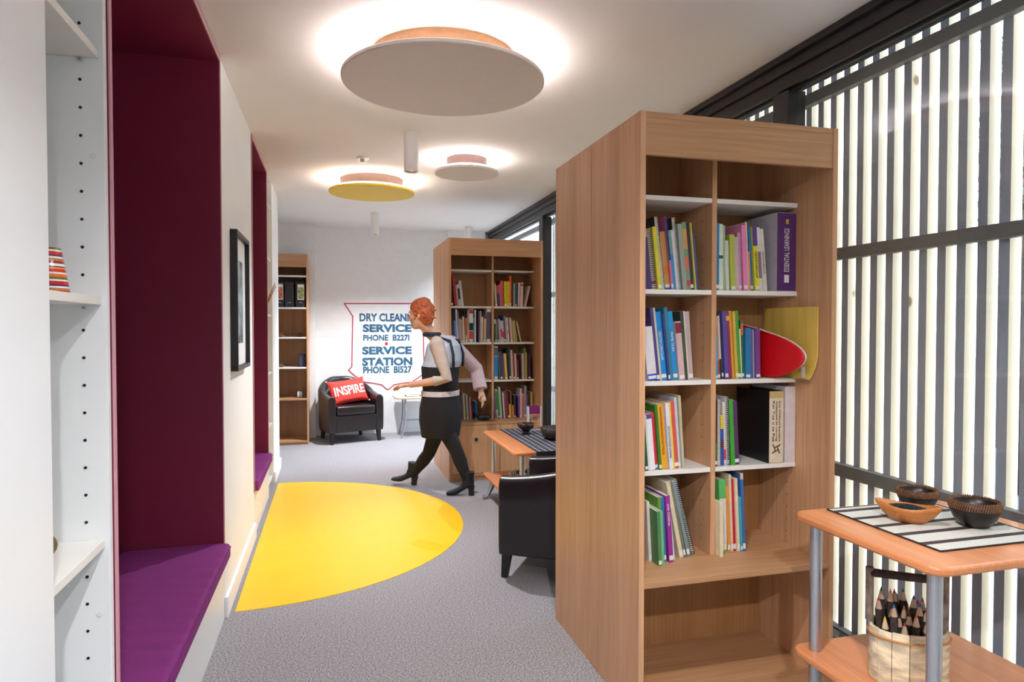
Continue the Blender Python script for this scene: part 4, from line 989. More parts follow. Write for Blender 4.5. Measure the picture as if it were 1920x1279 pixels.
# ------------------------------------------------------------------ small table by the back wall
t = thing('side_table', 'small pale topped table with curved steel legs by the back wall', 'side table', (1.0, 8.5, 0))
poly = [(1.24, 8.30), (1.24, 8.74), (.79, 8.74), (.76, 8.70), (.76, 8.40), (.80, 8.31)]
MB().prism(poly, .487, .507).build('top', mat('pale_beech', (214, 188, 160), .5, noise=.05), t, bevel=.004)
for x, y in ((.86, 8.36), (.86, 8.68), (1.2, 8.36), (1.2, 8.68)):
    MB().tube([(x + .03, y, .487), (x + .035, y, .3), (x + .02, y - .01, .15), (x - .02, y - .02, .012), (x - .02, y - .02, 0)], .012, 12).build('leg', M_STEEL, t, smooth=True)
MB().tube([(.885, 8.52, .20), (1.22, 8.52, .20)], .010, 10).build('cross_bar', M_STEEL, t)
for x in (.895, 1.235):
    MB().tube([(x, 8.36, .2), (x, 8.68, .2)], .010, 10).build('side_bar', M_STEEL, t)
t = thing('framed_card', 'flat black edged card lying on the small pale table', 'card', (.98, 8.47, .507))
bx(.90, 1.10, 8.38, 8.56, .5075, .513).build('card', mat('card_white', (214, 210, 206), .5), t)
for a in ((.90, 1.10, 8.38, 8.394), (.90, 1.10, 8.546, 8.56), (.90, .914, 8.394, 8.546), (1.086, 1.10, 8.394, 8.546)):
    bx(*a, .513, .516).build('edge_strip', M_BLACK, t)

# ------------------------------------------------------------------ trolleys
def rrect(x0, x1, y0, y1, r, n=8):
    P = []
    for cx_, cy_, a0 in ((x1 - r, y1 - r, 0), (x0 + r, y1 - r, PI / 2), (x0 + r, y0 + r, PI), (x1 - r, y0 + r, 1.5 * PI)):
        for k in range(n + 1): a = a0 + PI / 2 * k / n; P.append((cx_ + r * math.cos(a), cy_ + r * math.sin(a)))
    return P
def trolley(label, x0, x1, y0, y1, zt, shelf_z, rleg, inset, foot=False):
    t = thing('trolley_table', label, 'trolley table', ((x0 + x1) / 2, (y0 + y1) / 2, 0), 'orange trolley tables')
    MB().prism(rrect(x0, x1, y0, y1, .045), zt - .025, zt).build('top', M_BEECH, t, bevel=.008, bseg=3, smooth=False)
    MB().prism(rrect(x0, x1, y0, y1, .045), shelf_z - .022, shelf_z).build('lower_shelf', M_BEECH, t, bevel=.007, bseg=3)
    for x in (x0 + inset, x1 - inset):
        for y in (y0 + inset, y1 - inset):
            q = MB().tube([(x, y, shelf_z + .0005), (x, y, zt - .0255)], rleg, 24)
            q.build('leg', M_STEEL, t, smooth=False)
            smooth_by_angle(t.children[-1])
            if foot:
                dx = -1 if x < (x0 + x1) / 2 else 1
                MB().tube([(x, y, shelf_z - .0225), (x + dx * .01, y, .10), (x + dx * .05, y, .025), (x + dx * .09, y, .014)], [rleg, rleg, rleg * .9, rleg * .8], 14).build('curved_foot', M_STEEL, t, smooth=True)
            else:
                MB().tube([(x, y, .06), (x, y, shelf_z - .0225)], rleg, 24).build('lower_leg', M_STEEL, t)
                smooth_by_angle(t.children[-1])
                w = MB().tube([(x - .012, y, .03), (x + .012, y, .03)], .03, 20).build('castor', M_BLACK, t)
    return t
TX0, TX1, TY0, TY1, TZ = 1.436, 2.028, 1.290, 1.832, .800
trolley('orange topped trolley table on steel legs in front of the window, nearest the viewer', TX0, TX1, TY0, TY1, TZ, .362, .0185, .055)
UX0, UX1, UY0, UY1, UZ = 1.187, 1.85, 4.29, 5.29, .545
trolley('low orange table beyond the half hidden armchair', UX0, UX1, UY0, UY1, UZ, .205, .019, .075, foot=True)

# placemat
def mat_woven():
    m = mat('woven_placemat', (226, 220, 206), .9, noise=.1, scale=200)
    n = m.node_tree.nodes; L = m.node_tree.links; tc = [x for x in n if x.type == 'TEX_COORD'][0]
    sp = n.new('ShaderNodeSeparateXYZ'); L.new(tc.outputs['Object'], sp.inputs[0])
    def band(ax, per, lo):
        d = n.new('ShaderNodeMath'); d.operation = 'DIVIDE'; d.inputs[1].default_value = per; L.new(sp.outputs[ax], d.inputs[0])
        f = n.new('ShaderNodeMath'); f.operation = 'FRACT'; L.new(d.outputs[0], f.inputs[0])
        g = n.new('ShaderNodeMath'); g.operation = 'LESS_THAN'; g.inputs[1].default_value = lo; L.new(f.outputs[0], g.inputs[0]); return g
    g = band('Y', .0815, .27)
    h1 = band('X', .0085, .13); h2 = band('Y', .0085, .16)
    mxx = n.new('ShaderNodeMath'); mxx.operation = 'MAXIMUM'; L.new(h1.outputs[0], mxx.inputs[0]); L.new(h2.outputs[0], mxx.inputs[1])
    m1 = n.new('ShaderNodeMix'); m1.data_type = 'RGBA'; L.new(mxx.outputs[0], m1.inputs[0]); m1.inputs[6].default_value = (*srgb(232, 226, 212), 1); m1.inputs[7].default_value = (*srgb(120, 110, 100), 1)
    m2 = n.new('ShaderNodeMix'); m2.data_type = 'RGBA'; L.new(g.outputs[0], m2.inputs[0]); L.new(m1.outputs[2], m2.inputs[6]); m2.inputs[7].default_value = (*srgb(64, 50, 48), 1)
    L.new(m2.outputs[2], n['Principled BSDF'].inputs['Base Color']); return m
t = thing('placemat', 'cream woven placemat with dark stripes on the near trolley', 'placemat', (1.76, 1.60, TZ))
bx(1.556, 1.95, 1.388, 1.806, TZ + .0005, TZ + .0035).build('weave', mat_woven(), t)
MB().tube([(1.556, 1.388, TZ + .003), (1.95, 1.388, TZ + .003), (1.95, 1.806, TZ + .003), (1.556, 1.806, TZ + .003), (1.556, 1.388, TZ + .003)], .0024, 8).build('binding', mat('mat_binding', (40, 30, 32), .8), t)
MZ = TZ + .0055
M_BOWL = mat('dark_lacquer_bowl', (30, 22, 20), .35, noise=.2, scale=30); M_RIM = mat('stitched_cane_rim', (120, 76, 40), .7, noise=.3, scale=80)
def dark_bowl(name, label, x, y, r, hgt):
    t = thing(name, label, 'bowl', (x, y, TZ), 'dark bowls with stitched rims')
    pr = [(.001, 0), (r * .55, 0), (r * .82, hgt * .30), (r * .97, hgt * .62), (r, hgt * .8), (r * .97, hgt), (r * .90, hgt), (r * .88, hgt * .6), (r * .7, hgt * .25), (r * .4, .006), (.001, .006)]
    MB().lathe(pr, (x, y, MZ), 48).build('body', M_BOWL, t, smooth=True)
    q = MB(); ns = 64
    for k in range(ns):
        a = 2 * PI * k / ns; a2 = a + .10
        q.tube([(x + math.cos(a) * (r * .985), y + math.sin(a) * (r * .985), MZ + hgt * .72), (x + math.cos(a + .05) * r * 1.0, y + math.sin(a + .05) * r * 1.0, MZ + hgt * .9), (x + math.cos(a2) * r * .935, y + math.sin(a2) * r * .935, MZ + hgt * 1.03), (x + math.cos(a2) * r * .89, y + math.sin(a2) * r * .89, MZ + hgt * .93)], .0022, 5, cap=False)
    q.build('stitched_rim', M_RIM, t, smooth=True)
    return t
dark_bowl('stitched_bowl', 'dark bowl with a stitched rim, rightmost on the near placemat', 1.850, 1.538, .067, .074)
dark_bowl('stitched_bowl', 'dark stitched bowl holding pine cones behind the wooden dish', 1.838, 1.728, .060, .064)
M_CONE = mat('pine_cone_brown', (70, 48, 38), .8, noise=.3, scale=60)
for k, (dx, dy) in enumerate(((-.02, .01), (.022, .012), (0, -.022))):
    q = MB()
    for j in range(6):
        for i in range(10):
            a = 2 * PI * i / 10 + j * .3; rr_ = .017 * math.sin((j + 1) / 7 * PI) + .003
            q.ball((1.838 + dx + math.cos(a) * rr_, 1.728 + dy + math.sin(a) * rr_, MZ + .018 + j * .0055), .0042, 1.2, 1.2, .7, 1)
    q.ball((1.838 + dx, 1.728 + dy, MZ + .03), .016, 1, 1, 1.1, 2)
    o = q.build('pine_cone', M_CONE, smooth=True); tag(o, 'small brown pine cone in the stitched bowl, ' + ['at the left', 'at the right', 'at the front'][k], 'pine cone', 'pine cones in the stitched bowl')
t = thing('wooden_dish', 'boat shaped honey wood dish of black seeds on the near placemat', 'dish', (1.70, 1.60, TZ))
q = MB(); R4 = []
for r_, z in ((.002, 0), (.030, 0), (.048, .016), (.061, .036), (.064, .046), (.060, .047), (.052, .033), (.038, .016), (.002, .012)):
    ring = []
    for k in range(48):
        a = 2 * PI * k / 48; st = 1 + .42 * max(0, abs(math.cos(a)) ** 5); lift = .012 * abs(math.cos(a)) ** 3 * (z / .047)
        u, v = math.cos(a) * r_ * st, math.sin(a) * r_ * .74; ca, sa = math.cos(-.95), math.sin(-.95)
        ring.append((1.690 + u * ca - v * sa, 1.622 + u * sa + v * ca, MZ + z + lift))
    R4.append(ring)
q.rings(R4).build('dish', oak('honey_wood', (196, 124, 62), 'X', .35), t, smooth=True)
q = MB(); rr_ = random.Random(3)
for k in range(700):
    a = rr_.random() * 2 * PI; w = math.sqrt(rr_.random()); u, v = math.cos(a) * w * .058, math.sin(a) * w * .036
    ca, sa = math.cos(-.95), math.sin(-.95); zz = .040 + .010 * (1 - w * w) + rr_.random() * .001
    q.ball((1.690 + u * ca - v * sa, 1.622 + u * sa + v * ca, MZ + zz), .0019, sub=1)
q.lathe([(.001, .026), (.9, .034), (1.0, .040), (.6, .046), (.001, .048)], (0, 0, 0), 40)
for v in q.b.verts[-200:]:
    u_, v_ = v.co.x * .056, v.co.y * .034; ca, sa = math.cos(-.95), math.sin(-.95); v.co = Vector((1.690 + u_ * ca - v_ * sa, 1.622 + u_ * sa + v_ * ca, MZ + v.co.z))
o = q.build('black_seeds', mat('black_seed', (22, 20, 26), .4, noise=.1), smooth=True); tag(o, 'heap of tiny black seeds filling the boat shaped wooden dish', 'seeds'); o['kind'] = 'stuff'

# birch basket of colouring pencils on the lower shelf
SZT = .3625; BX, BY = 1.634, 1.56
t = thing('birch_basket', 'birch bark basket with branch handle on the lower shelf of near trolley', 'basket', (BX, BY, .362))
M_BIRCH = mat('birch_bark', (228, 206, 172), .85, noise=.35, scale=14, stretch=(1, 1, 3), bump=.4, bscale=60)
M_BARK = mat('dark_bark', (66, 52, 46), .9, noise=.4, scale=40, bump=.5, bscale=90)
ra, rb, hb, ang = .106, .078, .157, -.45
def ell(a, ra_=ra, rb_=rb):
    u, v = math.cos(a) * ra_, math.sin(a) * rb_; return (BX + u * math.cos(ang) - v * math.sin(ang), BY + u * math.sin(ang) + v * math.cos(ang))
nst = 14
for k in range(nst):
    a0, a1 = 2 * PI * k / nst + .008, 2 * PI * (k + 1) / nst - .008
    rr_ = random.Random(k); hh_ = hb + rr_.uniform(-.006, .006)
    O = [ell(a0 + (a1 - a0) * j / 4) for j in range(5)]; I = [ell(a0 + (a1 - a0) * j / 4, ra - .009, rb - .009) for j in range(5)][::-1]
    MB().prism(O + I, SZT + .0005, SZT + hh_).build('bark_slat', M_BIRCH, t, bevel=.001)
MB().lathe([(.001, 0), (.83, 0), (.83, .008), (.001, .008)], (0, 0, 0), 32)
q = MB(); q.prism([ell(2 * PI * k / 32, ra - .0095, rb - .0095) for k in range(32)], SZT + .001, SZT + .01); q.build('bottom', M_BIRCH, t)
for zz, m_, nm in ((hb - .022, mat('cane_hoop', (196, 132, 70), .6), 'cane_hoop'),):
    q = MB(); q.tube([(*ell(2 * PI * k / 48, ra + .003, rb + .003), SZT + zz) for k in range(49)], .003, 8, cap=False); q.build(nm, m_, t, smooth=True)
pL, pR = Vector((*ell(PI * .98, ra + .0, rb), 0)), Vector((*ell(-.02, ra - .014, rb), 0))
for p_, zt_, nm in ((pL, SZT + .322, 'handle_post'), (pR, SZT + .316, 'handle_post')):
    MB().tube([(p_.x, p_.y, SZT + (.165 if p_ is pL else .0105)), (p_.x, p_.y, zt_)], .0115 if p_ is pL else .0145, 12).build(nm, mat('grey_bark_post', (136, 118, 104), .9, noise=.35, scale=30, bump=.5), t, smooth=False)
MB().tube([(pL.x, pL.y, SZT + .306), ((pL.x + pR.x) / 2, (pL.y + pR.y) / 2, SZT + .300), (pR.x, pR.y, SZT + .296)], .0125, 12).build('handle', M_BARK, t, smooth=True)
PC = [(40, 110, 190), (190, 40, 50), (30, 130, 80), (200, 60, 70), (30, 60, 150), (220, 180, 40), (40, 120, 140), (150, 40, 60), (230, 120, 40), (60, 40, 110), (24, 24, 30), (100, 60, 40)]
pidx = 0
spots = []
for ir, cnt in ((.88, 17), (.54, 11), (.16, 2)):
    for k in range(cnt): spots.append((2 * PI * k / cnt + ir * 2, ir))
CN = ['blue', 'red', 'green', 'rose', 'dark blue', 'yellow', 'teal', 'dark red', 'orange', 'violet', 'black', 'brown']
for k, (a, ir) in enumerate(spots):
    if ir > .8 and (math.cos(a) > .93 or math.cos(a) < -.985): continue
    px_, py_ = ell(a, (ra - .024) * ir, (rb - .024) * ir)
    rr_ = random.Random(k + 50); hh_ = .145 + (1 - ir) * .03 + rr_.uniform(0, .05) + .025 * max(0, math.sin(a + ang)); rp = .0098; n_ = 8
    tilt = Vector(((px_ - BX) * .10, (py_ - BY) * .10, 0)); c_i = k % 12
    pen = thing('twig_pencil', f'chunky bark covered pencil with {CN[c_i]} point in the birch basket, ' + ('standing at the edge' if ir > .8 else ('in the inner ring' if ir > .3 else 'in the very middle')), 'pencil', (px_, py_, SZT), 'twig pencils in the birch basket')
    b0 = Vector((px_, py_, SZT + .011)); b1 = Vector((px_, py_, SZT + hh_)) + tilt * 1.0; ax_ = (b1 - b0).normalized()
    MB().tube([b0, b1], rp, n_).build('shaft', M_BARK, pen)
    tip0 = b1 + ax_ * .024; MB().tube([b1 + ax_ * .0002, tip0], [rp * .97, .0042], n_).build('sharpened_wood', mat('bare_pencil_wood', (206, 176, 146), .7, noise=.1), pen)
    MB().tube([tip0 + ax_ * .0002, tip0 + ax_ * .012], [.0041, .0005], n_).build('point', mat('pencil_' + CN[c_i].replace(' ', '_'), PC[c_i], .5), pen)

# things on the low far table
t = thing('table_runner', 'dark cloth with white dots hanging over the low far table', 'cloth', (1.5, 4.8, UZ))
def dots_mat():
    m = mat('dotted_dark_cloth', (40, 40, 54), .85, noise=.1, scale=80); n = m.node_tree.nodes; L = m.node_tree.links; tc = [x for x in n if x.type == 'TEX_COORD'][0]
    vo = n.new('ShaderNodeTexVoronoi'); vo.inputs['Scale'].default_value = 22; vo.inputs['Randomness'].default_value = 0; L.new(tc.outputs['Object'], vo.inputs['Vector'])
    g = n.new('ShaderNodeMath'); g.operation = 'LESS_THAN'; g.inputs[1].default_value = .2; L.new(vo.outputs['Distance'], g.inputs[0])
    m1 = n.new('ShaderNodeMix'); m1.data_type = 'RGBA'; L.new(g.outputs[0], m1.inputs[0]); m1.inputs[6].default_value = (*srgb(44, 44, 60), 1); m1.inputs[7].default_value = (*srgb(226, 224, 220), 1)
    L.new(m1.outputs[2], n['Principled BSDF'].inputs['Base Color']); return m
q = MB(); q.prism([(UY0 - .010, UZ - .15), (UY0 - .006, UZ - .15), (UY0 - .006, UZ + .0007), (UY1 + .006, UZ + .0007), (UY1 + .006, UZ - .1), (UY1 + .010, UZ - .1), (UY1 + .010, UZ + .004), (UY0 - .010, UZ + .004)], UX0 + .15, UX1 - .06, 'X')
q.build('cloth', dots_mat(), t)
def bowl2(name, label, x, y, prof, m, zz=UZ + .0045, sx=1, sy=1):
    t = thing(name, label, 'bowl', (x, y, UZ)); MB().lathe(prof, (x, y, zz), 40, sx, sy).build('body', m, t, smooth=True); return t
bowl2('footed_bowl', 'small dark glazed footed bowl on the dotted cloth', 1.475, 5.0, [(.001, 0), (.035, 0), (.022, .012), (.03, .03), (.062, .055), (.072, .085), (.068, .085), (.055, .055), (.02, .035), (.001, .034)], mat('dark_glaze', (60, 34, 26), .2, noise=.5, scale=15))
bowl2('wooden_bowl', 'large dark wooden bowl at the right of the dotted cloth', 1.64, 4.72, [(.001, 0), (.07, 0), (.115, .03), (.135, .085), (.128, .088), (.105, .04), (.06, .014), (.001, .012)], mat('dark_bowl_wood', (56, 40, 36), .4, noise=.3, scale=20), sx=1.0)
t = thing('leaflet_holder', 'clear leaflet stand with purple and peach leaflets on the low far table', 'leaflet holder', (1.61, 5.18, UZ))
lp = at(990, 803, 1, 5.18); rp_ = at(1014, 803, 1, 5.18); tp = at(1002, 760, 1, 5.18)
a_, b_ = lp.x, rp_.x; zb_ = UZ + .005; zt_ = tp.z
bx(a_ + .008, b_ - .008, 5.180, 5.186, zb_ + .008, zt_).build('leaflet', mat('peach_leaflet', (224, 150, 110), .5, noise=.6, scale=14), t)
bx(a_ + .008, b_ - .008, 5.1785, 5.1795, zt_ - .07, zt_ - .0005).build('leaflet_heading', mat('plum_print', (130, 26, 100), .5), t)
M_ACR = mat('clear_acrylic', (214, 222, 240), .15, noise=.01); 
for x in (a_, b_ - .006): bx(x, x + .006, 5.165, 5.22, zb_, zt_ - .01).build('side_wall', M_ACR, t)
bx(a_, b_, 5.165, 5.22, zb_ - .0003, zb_ + .004).build('stand_base', M_ACR, t)
t = thing('mesh_tray', 'round white and black basket tray on the shelf of the low far table', 'tray', (1.50, 4.95, .205))
q = MB(); R5 = .165
q.lathe([(.001, 0), (R5 * .9, 0), (R5, .05), (R5 - .006, .05), (R5 * .87, .007), (.001, .007)], (1.485, 4.90, .2055), 48)
def check():
    m = mat('black_white_weave', (220, 216, 206), .8); n = m.node_tree.nodes; L = m.node_tree.links; tc = [x for x in n if x.type == 'TEX_COORD'][0]
    ck = n.new('ShaderNodeTexChecker'); ck.inputs['Scale'].default_value = 42; L.new(tc.outputs['Object'], ck.inputs['Vector']); ck.inputs['Color1'].default_value = (*srgb(226, 222, 214), 1); ck.inputs['Color2'].default_value = (*srgb(40, 50, 52), 1)
    L.new(ck.outputs['Color'], n['Principled BSDF'].inputs['Base Color']); return m
q.build('woven_tray', check(), t)
q = MB(); q.tube([(1.485 + math.cos(2 * PI * k / 48) * R5, 4.90 + math.sin(2 * PI * k / 48) * R5, .2575) for k in range(49)], .006, 8, cap=False); q.build('rim', mat('pale_rim', (214, 206, 190), .6), t, smooth=True)

# ------------------------------------------------------------------ the walking person
per = thing('person', 'person with red hair, pale jacket, black skirt and ankle boots, striding left', 'person', (.86, 5.5, 0))
f_ = Vector((-.87, .5, 0)).normalized(); l_ = Vector((-.5, -.87, 0)).normalized(); up_ = Vector((0, 0, 1))
def pv(x, y, Y): return at(x, y, 1, Y)
Sc = pv(832, 643, 5.5); Hc = pv(826, 765, 5.5); Nb = pv(806, 623, 5.49); Hd = pv(789, 590, 5.47)
LS, RS = Sc + l_ * .165, Sc - l_ * .165
LE, LH = pv(838, 711, 5.30), pv(768, 722, 5.44)
RE, RH = pv(893, 692, 5.74), pv(902, 735, 5.66)
LHip, RHip = Hc + l_ * .085 + up_ * -.02, Hc - l_ * .085 + up_ * -.02
LK, LA = pv(857, 848, 5.40), pv(877, 903, 5.37)
RK, RA = pv(804, 850, 5.66), pv(775, 889, 5.84)
def ring(c, a, b, ra_, rb_, n=28, p=2.2):
    out = []
    for k in range(n):
        t_ = 2 * PI * k / n; ct, st = math.cos(t_), math.sin(t_)
        out.append(tuple(c + a * (ra_ * math.copysign(abs(ct) ** (2 / p), ct)) + b * (rb_ * math.copysign(abs(st) ** (2 / p), st))))
    return out
def remesh(o, vox, it=4, fac=.5):
    m = o.modifiers.new('remesh', 'REMESH'); m.mode = 'VOXEL'; m.voxel_size = vox; m.use_smooth_shade = True
    m = o.modifiers.new('smooth', 'SMOOTH'); m.iterations = it; m.factor = fac
    return o
def hand(q, wrist, elbow, palm_n, side):
    d = (wrist - elbow).normalized(); n = (palm_n - d * palm_n.dot(d)).normalized(); w = d.cross(n) * side
    q.tube([wrist - d * .01, wrist + d * .03, wrist + d * .075, wrist + d * .088], [(.020, .016), (.030, .015), (.036, .014), (.030, .010)], 12)
    for i, (o_, L1) in enumerate(((-.026, .058), (-.009, .070), (.009, .066), (.026, .052))):
        b0 = wrist + d * .078 + w * o_; cu = -n * (.35 + .1 * i)
        b1 = b0 + (d + cu * .4).normalized() * L1 * .48; b2 = b1 + (d + cu * 1.2).normalized() * L1 * .32; b3 = b2 + (d + cu * 2.0).normalized() * L1 * .24
        q.tube([b0 - d * .012, b0, b1, b2, b3], [.0088, .0088, .0082, .0075, .006], 8)
    b0 = wrist + d * .028 - w * .024
    b1 = b0 + (d * .6 - w * .8 - n * .3).normalized() * .036; b2 = b1 + (d * .9 - w * .35 - n * .5).normalized() * .028
    q.tube([b0 + w * .01, b0, b1, b2], [.012, .0115, .010, .0075], 8)
q = MB()
# trunk, neck and head
fa = f_; la = l_
q.rings([ring(Hc - up_ * .10, la, fa, .13, .09), ring(Hc, la, fa, .165, .115), ring(Hc + up_ * .14, la, fa, .125, .09), ring(Hc.lerp(Sc, .65), la, fa, .145, .10), ring(Sc + up_ * .0, la, fa, .16, .09), ring(Sc + up_ * .045 + f_ * .01, la, fa, .10, .06)])
q.tube([Sc, Nb, Hd - up_ * .06 - f_ * .015], [.062, .052, .052], 16)
hf = (f_ + Vector((-.25, 0, -.08))).normalized(); hl = up_.cross(hf).normalized(); hu = hf.cross(hl)
hd = []
for z_, a_, b_, o_ in ((-.118, .02, .02, .045), (-.105, .042, .045, .032), (-.07, .060, .072, .012), (-.03, .070, .088, .002), (.01, .074, .094, 0), (.05, .073, .092, -.004), (.085, .060, .076, -.008), (.108, .035, .045, -.008), (.116, .008, .01, -.008)):
    hd.append(ring(Hd + hu * z_ + hf * o_, hl, hf, a_, b_, 24, 2))
q.rings(hd)
q.tube([Hd + hf * .086 + hu * .012, Hd + hf * .104 - hu * .024, Hd + hf * .088 - hu * .034], [.010, .014, .010], 8)          # nose
q.ball(tuple(Hd + hf * .078 - hu * .062), .017, 1, 1, .55); q.ball(tuple(Hd + hf * .070 - hu * .092), .020, 1, 1, .8)                # lips, chin
for s_ in (1, -1):
    q.ball(tuple(Hd + hl * s_ * .076 - hf * .004 - hu * .012), .021, .7, 1, 1.3)                                              # ears
    q.ball(tuple(Hd + hl * s_ * .030 + hf * .080 + hu * .026), .016, 1.2, 1, .5)                                            # brows
    q.ball(tuple(Hd + hl * s_ * .040 + hf * .062 - hu * .020), .022)                                                     # cheeks
q.tube([LS, LS.lerp(LE, .5), LE, LE.lerp(LH, .3), LH], [.050, .044, .036, .037, .024], 14)
q.tube([RS, RS.lerp(RE, .5), RE, RE.lerp(RH, .3), RH], [.050, .044, .036, .037, .024], 14)
hand(q, LH, LE, Vector((0, .3, 1)), 1); hand(q, RH, RE, Vector((.8, -.4, 0)), -1)
for hip, kn, an in ((LHip, LK, LA), (RHip, RK, RA)):
    q.tube([hip, hip.lerp(kn, .5), kn, kn.lerp(an, .3), kn.lerp(an, .7), an], [.082, .068, .050, .052, .038, .032], 16)
M_SKIN = mat('skin_tone', (206, 158, 132), .55, noise=.04, scale=12)
remesh(q.build('body', M_SKIN, per), .0055, 5)
for s_ in (1, -1):
    e = Hd + hl * s_ * .031 + hf * .0835 + hu * .008
    MB().ball(tuple(e), .011, sub=3).build('eye', mat('eye_white', (226, 222, 216), .2), per, smooth=True)
    MB().ball(tuple(e + hf * .0075), .0052, sub=2).build('iris', mat('iris_brown', (60, 44, 34), .2), per, smooth=True)
# hair: short, tousled, off the face
q = MB()
hr = []
for z_, a_, b_, o_ in ((-.085, .050, .040, -.050), (-.05, .072, .066, -.036), (-.01, .084, .084, -.028), (.03, .088, .098, -.020), (.07, .082, .098, -.012), (.105, .064, .078, -.010), (.130, .034, .044, -.012), (.138, .008, .01, -.012)):
    hr.append(ring(Hd + hu * z_ + hf * o_, hl, hf, a_, b_, 28, 2))
q.rings(hr)
rr_ = random.Random(11)
for k in range(120):
    a = rr_.random() * 2 * PI; ph_ = rr_.uniform(-.35, 1.35)
    dv = (hl * math.cos(a) * math.cos(ph_) + hf * math.sin(a) * math.cos(ph_) + hu * math.sin(ph_))
    c0 = Hd - hf * .018 + hl * dv.dot(hl) * .080 + hf * dv.dot(hf) * .090 + hu * (dv.dot(hu) * .125 + .004)
    if (c0 - Hd).dot(hf) > .066 and (c0 - Hd).dot(hu) < .05: continue
    sw = Vector((rr_.uniform(-1, 1), rr_.uniform(-1, 1), rr_.uniform(-.6, .6))) * .011
    q.tube([c0 - dv * .01, c0 + dv * .008 + sw * .5, c0 + dv * .014 + sw * 1.4], [.011, .009, .004], 6)
remesh(q.build('hair', mat('copper_hair', (176, 84, 44), .55, noise=.35, scale=70, stretch=(1, 1, .3), bump=.6, bscale=160), per), .0045, 2)
# clothes
M_JACKET = mat('pale_grey_jersey', (176, 180, 190), .85, noise=.05, scale=50, bump=.2); M_NAVY = mat('navy_jersey', (34, 38, 54), .85, noise=.08, scale=60)
M_BLK = mat('black_wool', (18, 18, 22), .9, noise=.1, scale=80); M_PINK = mat('pale_pink_sleeve_cloth', (196, 172, 178), .85, noise=.05, scale=40); M_BEIGE = mat('beige_sleeve_cloth', (178, 160, 148), .85, noise=.05)
w1 = Hc + up_ * .17
q = MB(); q.rings([ring(w1 + up_ * .17, la, fa, .182, .15), ring(Hc.lerp(Sc, .72), la, fa, .185, .152), ring(Sc - up_ * .02, la, fa, .186, .128), ring(Sc + up_ * .035, la, fa, .135, .085), ring(Sc + up_ * .062 + f_ * .015, la, fa, .075, .068)])
remesh(q.build('jacket', M_JACKET, per), .007, 3)
q = MB(); q.rings([ring(Hc + up_ * .12, la, fa, .172, .14), ring(w1 + up_ * .02, la, fa, .174, .142), ring(w1 + up_ * .185, la, fa, .183, .152)])
remesh(q.build('bodice', M_BLK, per), .007, 2)
q = MB(); cR = [tuple(Nb - up_ * .018 - f_ * .018 + la * math.cos(t_) * .064 + fa * math.sin(t_) * .060) for t_ in [2 * PI * k / 24 for k in range(25)]]
q.tube(cR, .019, 10, cap=False)
for s_ in (1, -1):
    q.tube([Nb + la * s_ * .062 - up_ * .02 - fa * .03, Sc + la * s_ * .105 + up_ * .02 - fa * .095, Sc + la * s_ * .125 - up_ * .09 - fa * .128, Sc + la * s_ * .115 - up_ * .20 - fa * .128], [(.020, .012), (.024, .010), (.024, .010), (.022, .010)], 10)
q.build('navy_collar', M_NAVY, per, smooth=True)
q = MB(); q.rings([ring(Hc - up_ * .235, la, fa, .165, .155), ring(Hc - up_ * .10, la, fa, .192, .172), ring(Hc, la, fa, .194, .168), ring(Hc + up_ * .08, la, fa, .182, .152), ring(Hc + up_ * .13, la, fa, .172, .14)])
q.build('skirt', M_BLK, per, smooth=True); smooth_by_angle(per.children[-1])
q = MB(); q.rings([ring(Hc + up_ * .108, la, fa, .184, .152), ring(Hc + up_ * .15, la, fa, .184, .152)]); q.build('belt', mat('pale_belt', (196, 186, 186), .6), per)
q = MB(); q.tube([LS + l_ * -.02 + up_ * .01, LS, LS.lerp(LE, .5), LE - (LE - LS).normalized() * .005, LE.lerp(LH, .35)], [.060, .062, .055, .049, .045], 16)
remesh(q.build('near_sleeve', M_BEIGE, per), .006, 2)
q = MB(); q.tube([RS + l_ * .02 + up_ * .01, RS, RS.lerp(RE, .5), RE, RE.lerp(RH, .5), RE.lerp(RH, .88)], [.060, .064, .062, .060, .060, .062], 16)
remesh(q.build('far_sleeve', M_PINK, per), .006, 2)
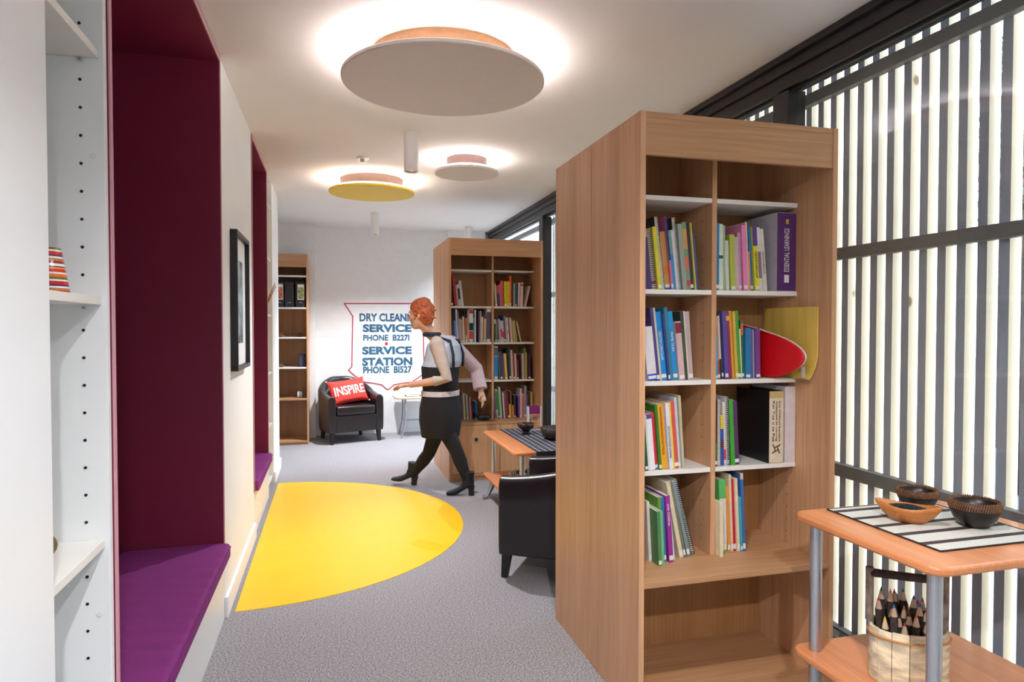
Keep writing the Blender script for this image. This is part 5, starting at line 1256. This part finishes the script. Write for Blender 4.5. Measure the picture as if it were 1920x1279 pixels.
for hip, kn, an in ((LHip, LK, LA), (RHip, RK, RA)):
    q = MB(); q.tube([hip - up_ * .06, hip.lerp(kn, .5), kn, kn.lerp(an, .3), kn.lerp(an, .7), an], [.084, .073, .055, .057, .043, .037], 16); q.build('tights_leg', M_BLK, per, smooth=True)
M_BOOT = mat('black_suede_boot', (16, 14, 17), .7, noise=.15, scale=90)
def boot(an, fdir, pitch, floor_heel=True):
    """ankle boot with a block heel; fdir = where the toe points"""
    fd = Vector(fdir).normalized(); sd = Vector((0, 0, 1)).cross(fd).normalized(); u0 = Vector((0, 0, 1))
    c, s__ = math.cos(pitch), math.sin(pitch); F2 = fd * c + u0 * s__; U2 = u0 * c - fd * s__
    def P_(a, b, cc): return an + F2 * a + sd * b + U2 * cc
    def rg(a0, z0, la2, lb2, tiltf=0):
        return [tuple(P_(a0 + math.cos(t_) * la2, math.sin(t_) * lb2, z0 + math.cos(t_) * tiltf)) for t_ in [2 * PI * k / 20 for k in range(20)]]
    q = MB()
    q.rings([rg(-.004, .09, .052, .045), rg(-.004, .03, .047, .041), rg(0, -.01, .052, .040), rg(.012, -.035, .060, .039, -.012)])
    # foot: sections along its length
    R6 = []
    for a0, wv, zt_, zb2 in ((-.052, .022, .00, -.040), (-.035, .034, .012, -.040), (.0, .036, .012, -.046), (.04, .036, -.012, -.070), (.08, .041, -.038, -.096), (.12, .043, -.058, -.104), (.155, .038, -.070, -.105), (.178, .022, -.080, -.104)):
        R6.append([tuple(P_(a0, math.cos(t_) * wv, (zt_ + zb2) / 2 + math.sin(t_) * (zt_ - zb2) / 2)) for t_ in [2 * PI * k / 16 for k in range(16)]])
    q.rings(R6)
    b = q.build('ankle_boot', M_BOOT, per); remesh(b, .005, 2)
    q = MB(); H_ = []
    for zz, s2 in ((-.030, 1.0), (-.07, .80), (-.105, .82)):
        H_.append([tuple(P_(-.030 + i_ * .026 * s2, j_ * .027 * s2, zz)) for i_, j_ in ((-1, -1), (1, -1), (1, 1), (-1, 1))])
    h_ = q.rings(H_).build('heel', M_BOOT, per, bevel=.003)
boot(Vector((LA.x, LA.y, .107)), (-.93, .30, 0), 0)
boot(Vector((RA.x - .01, RA.y, max(.115, RA.z))), (-.90, .42, 0), math.radians(8))
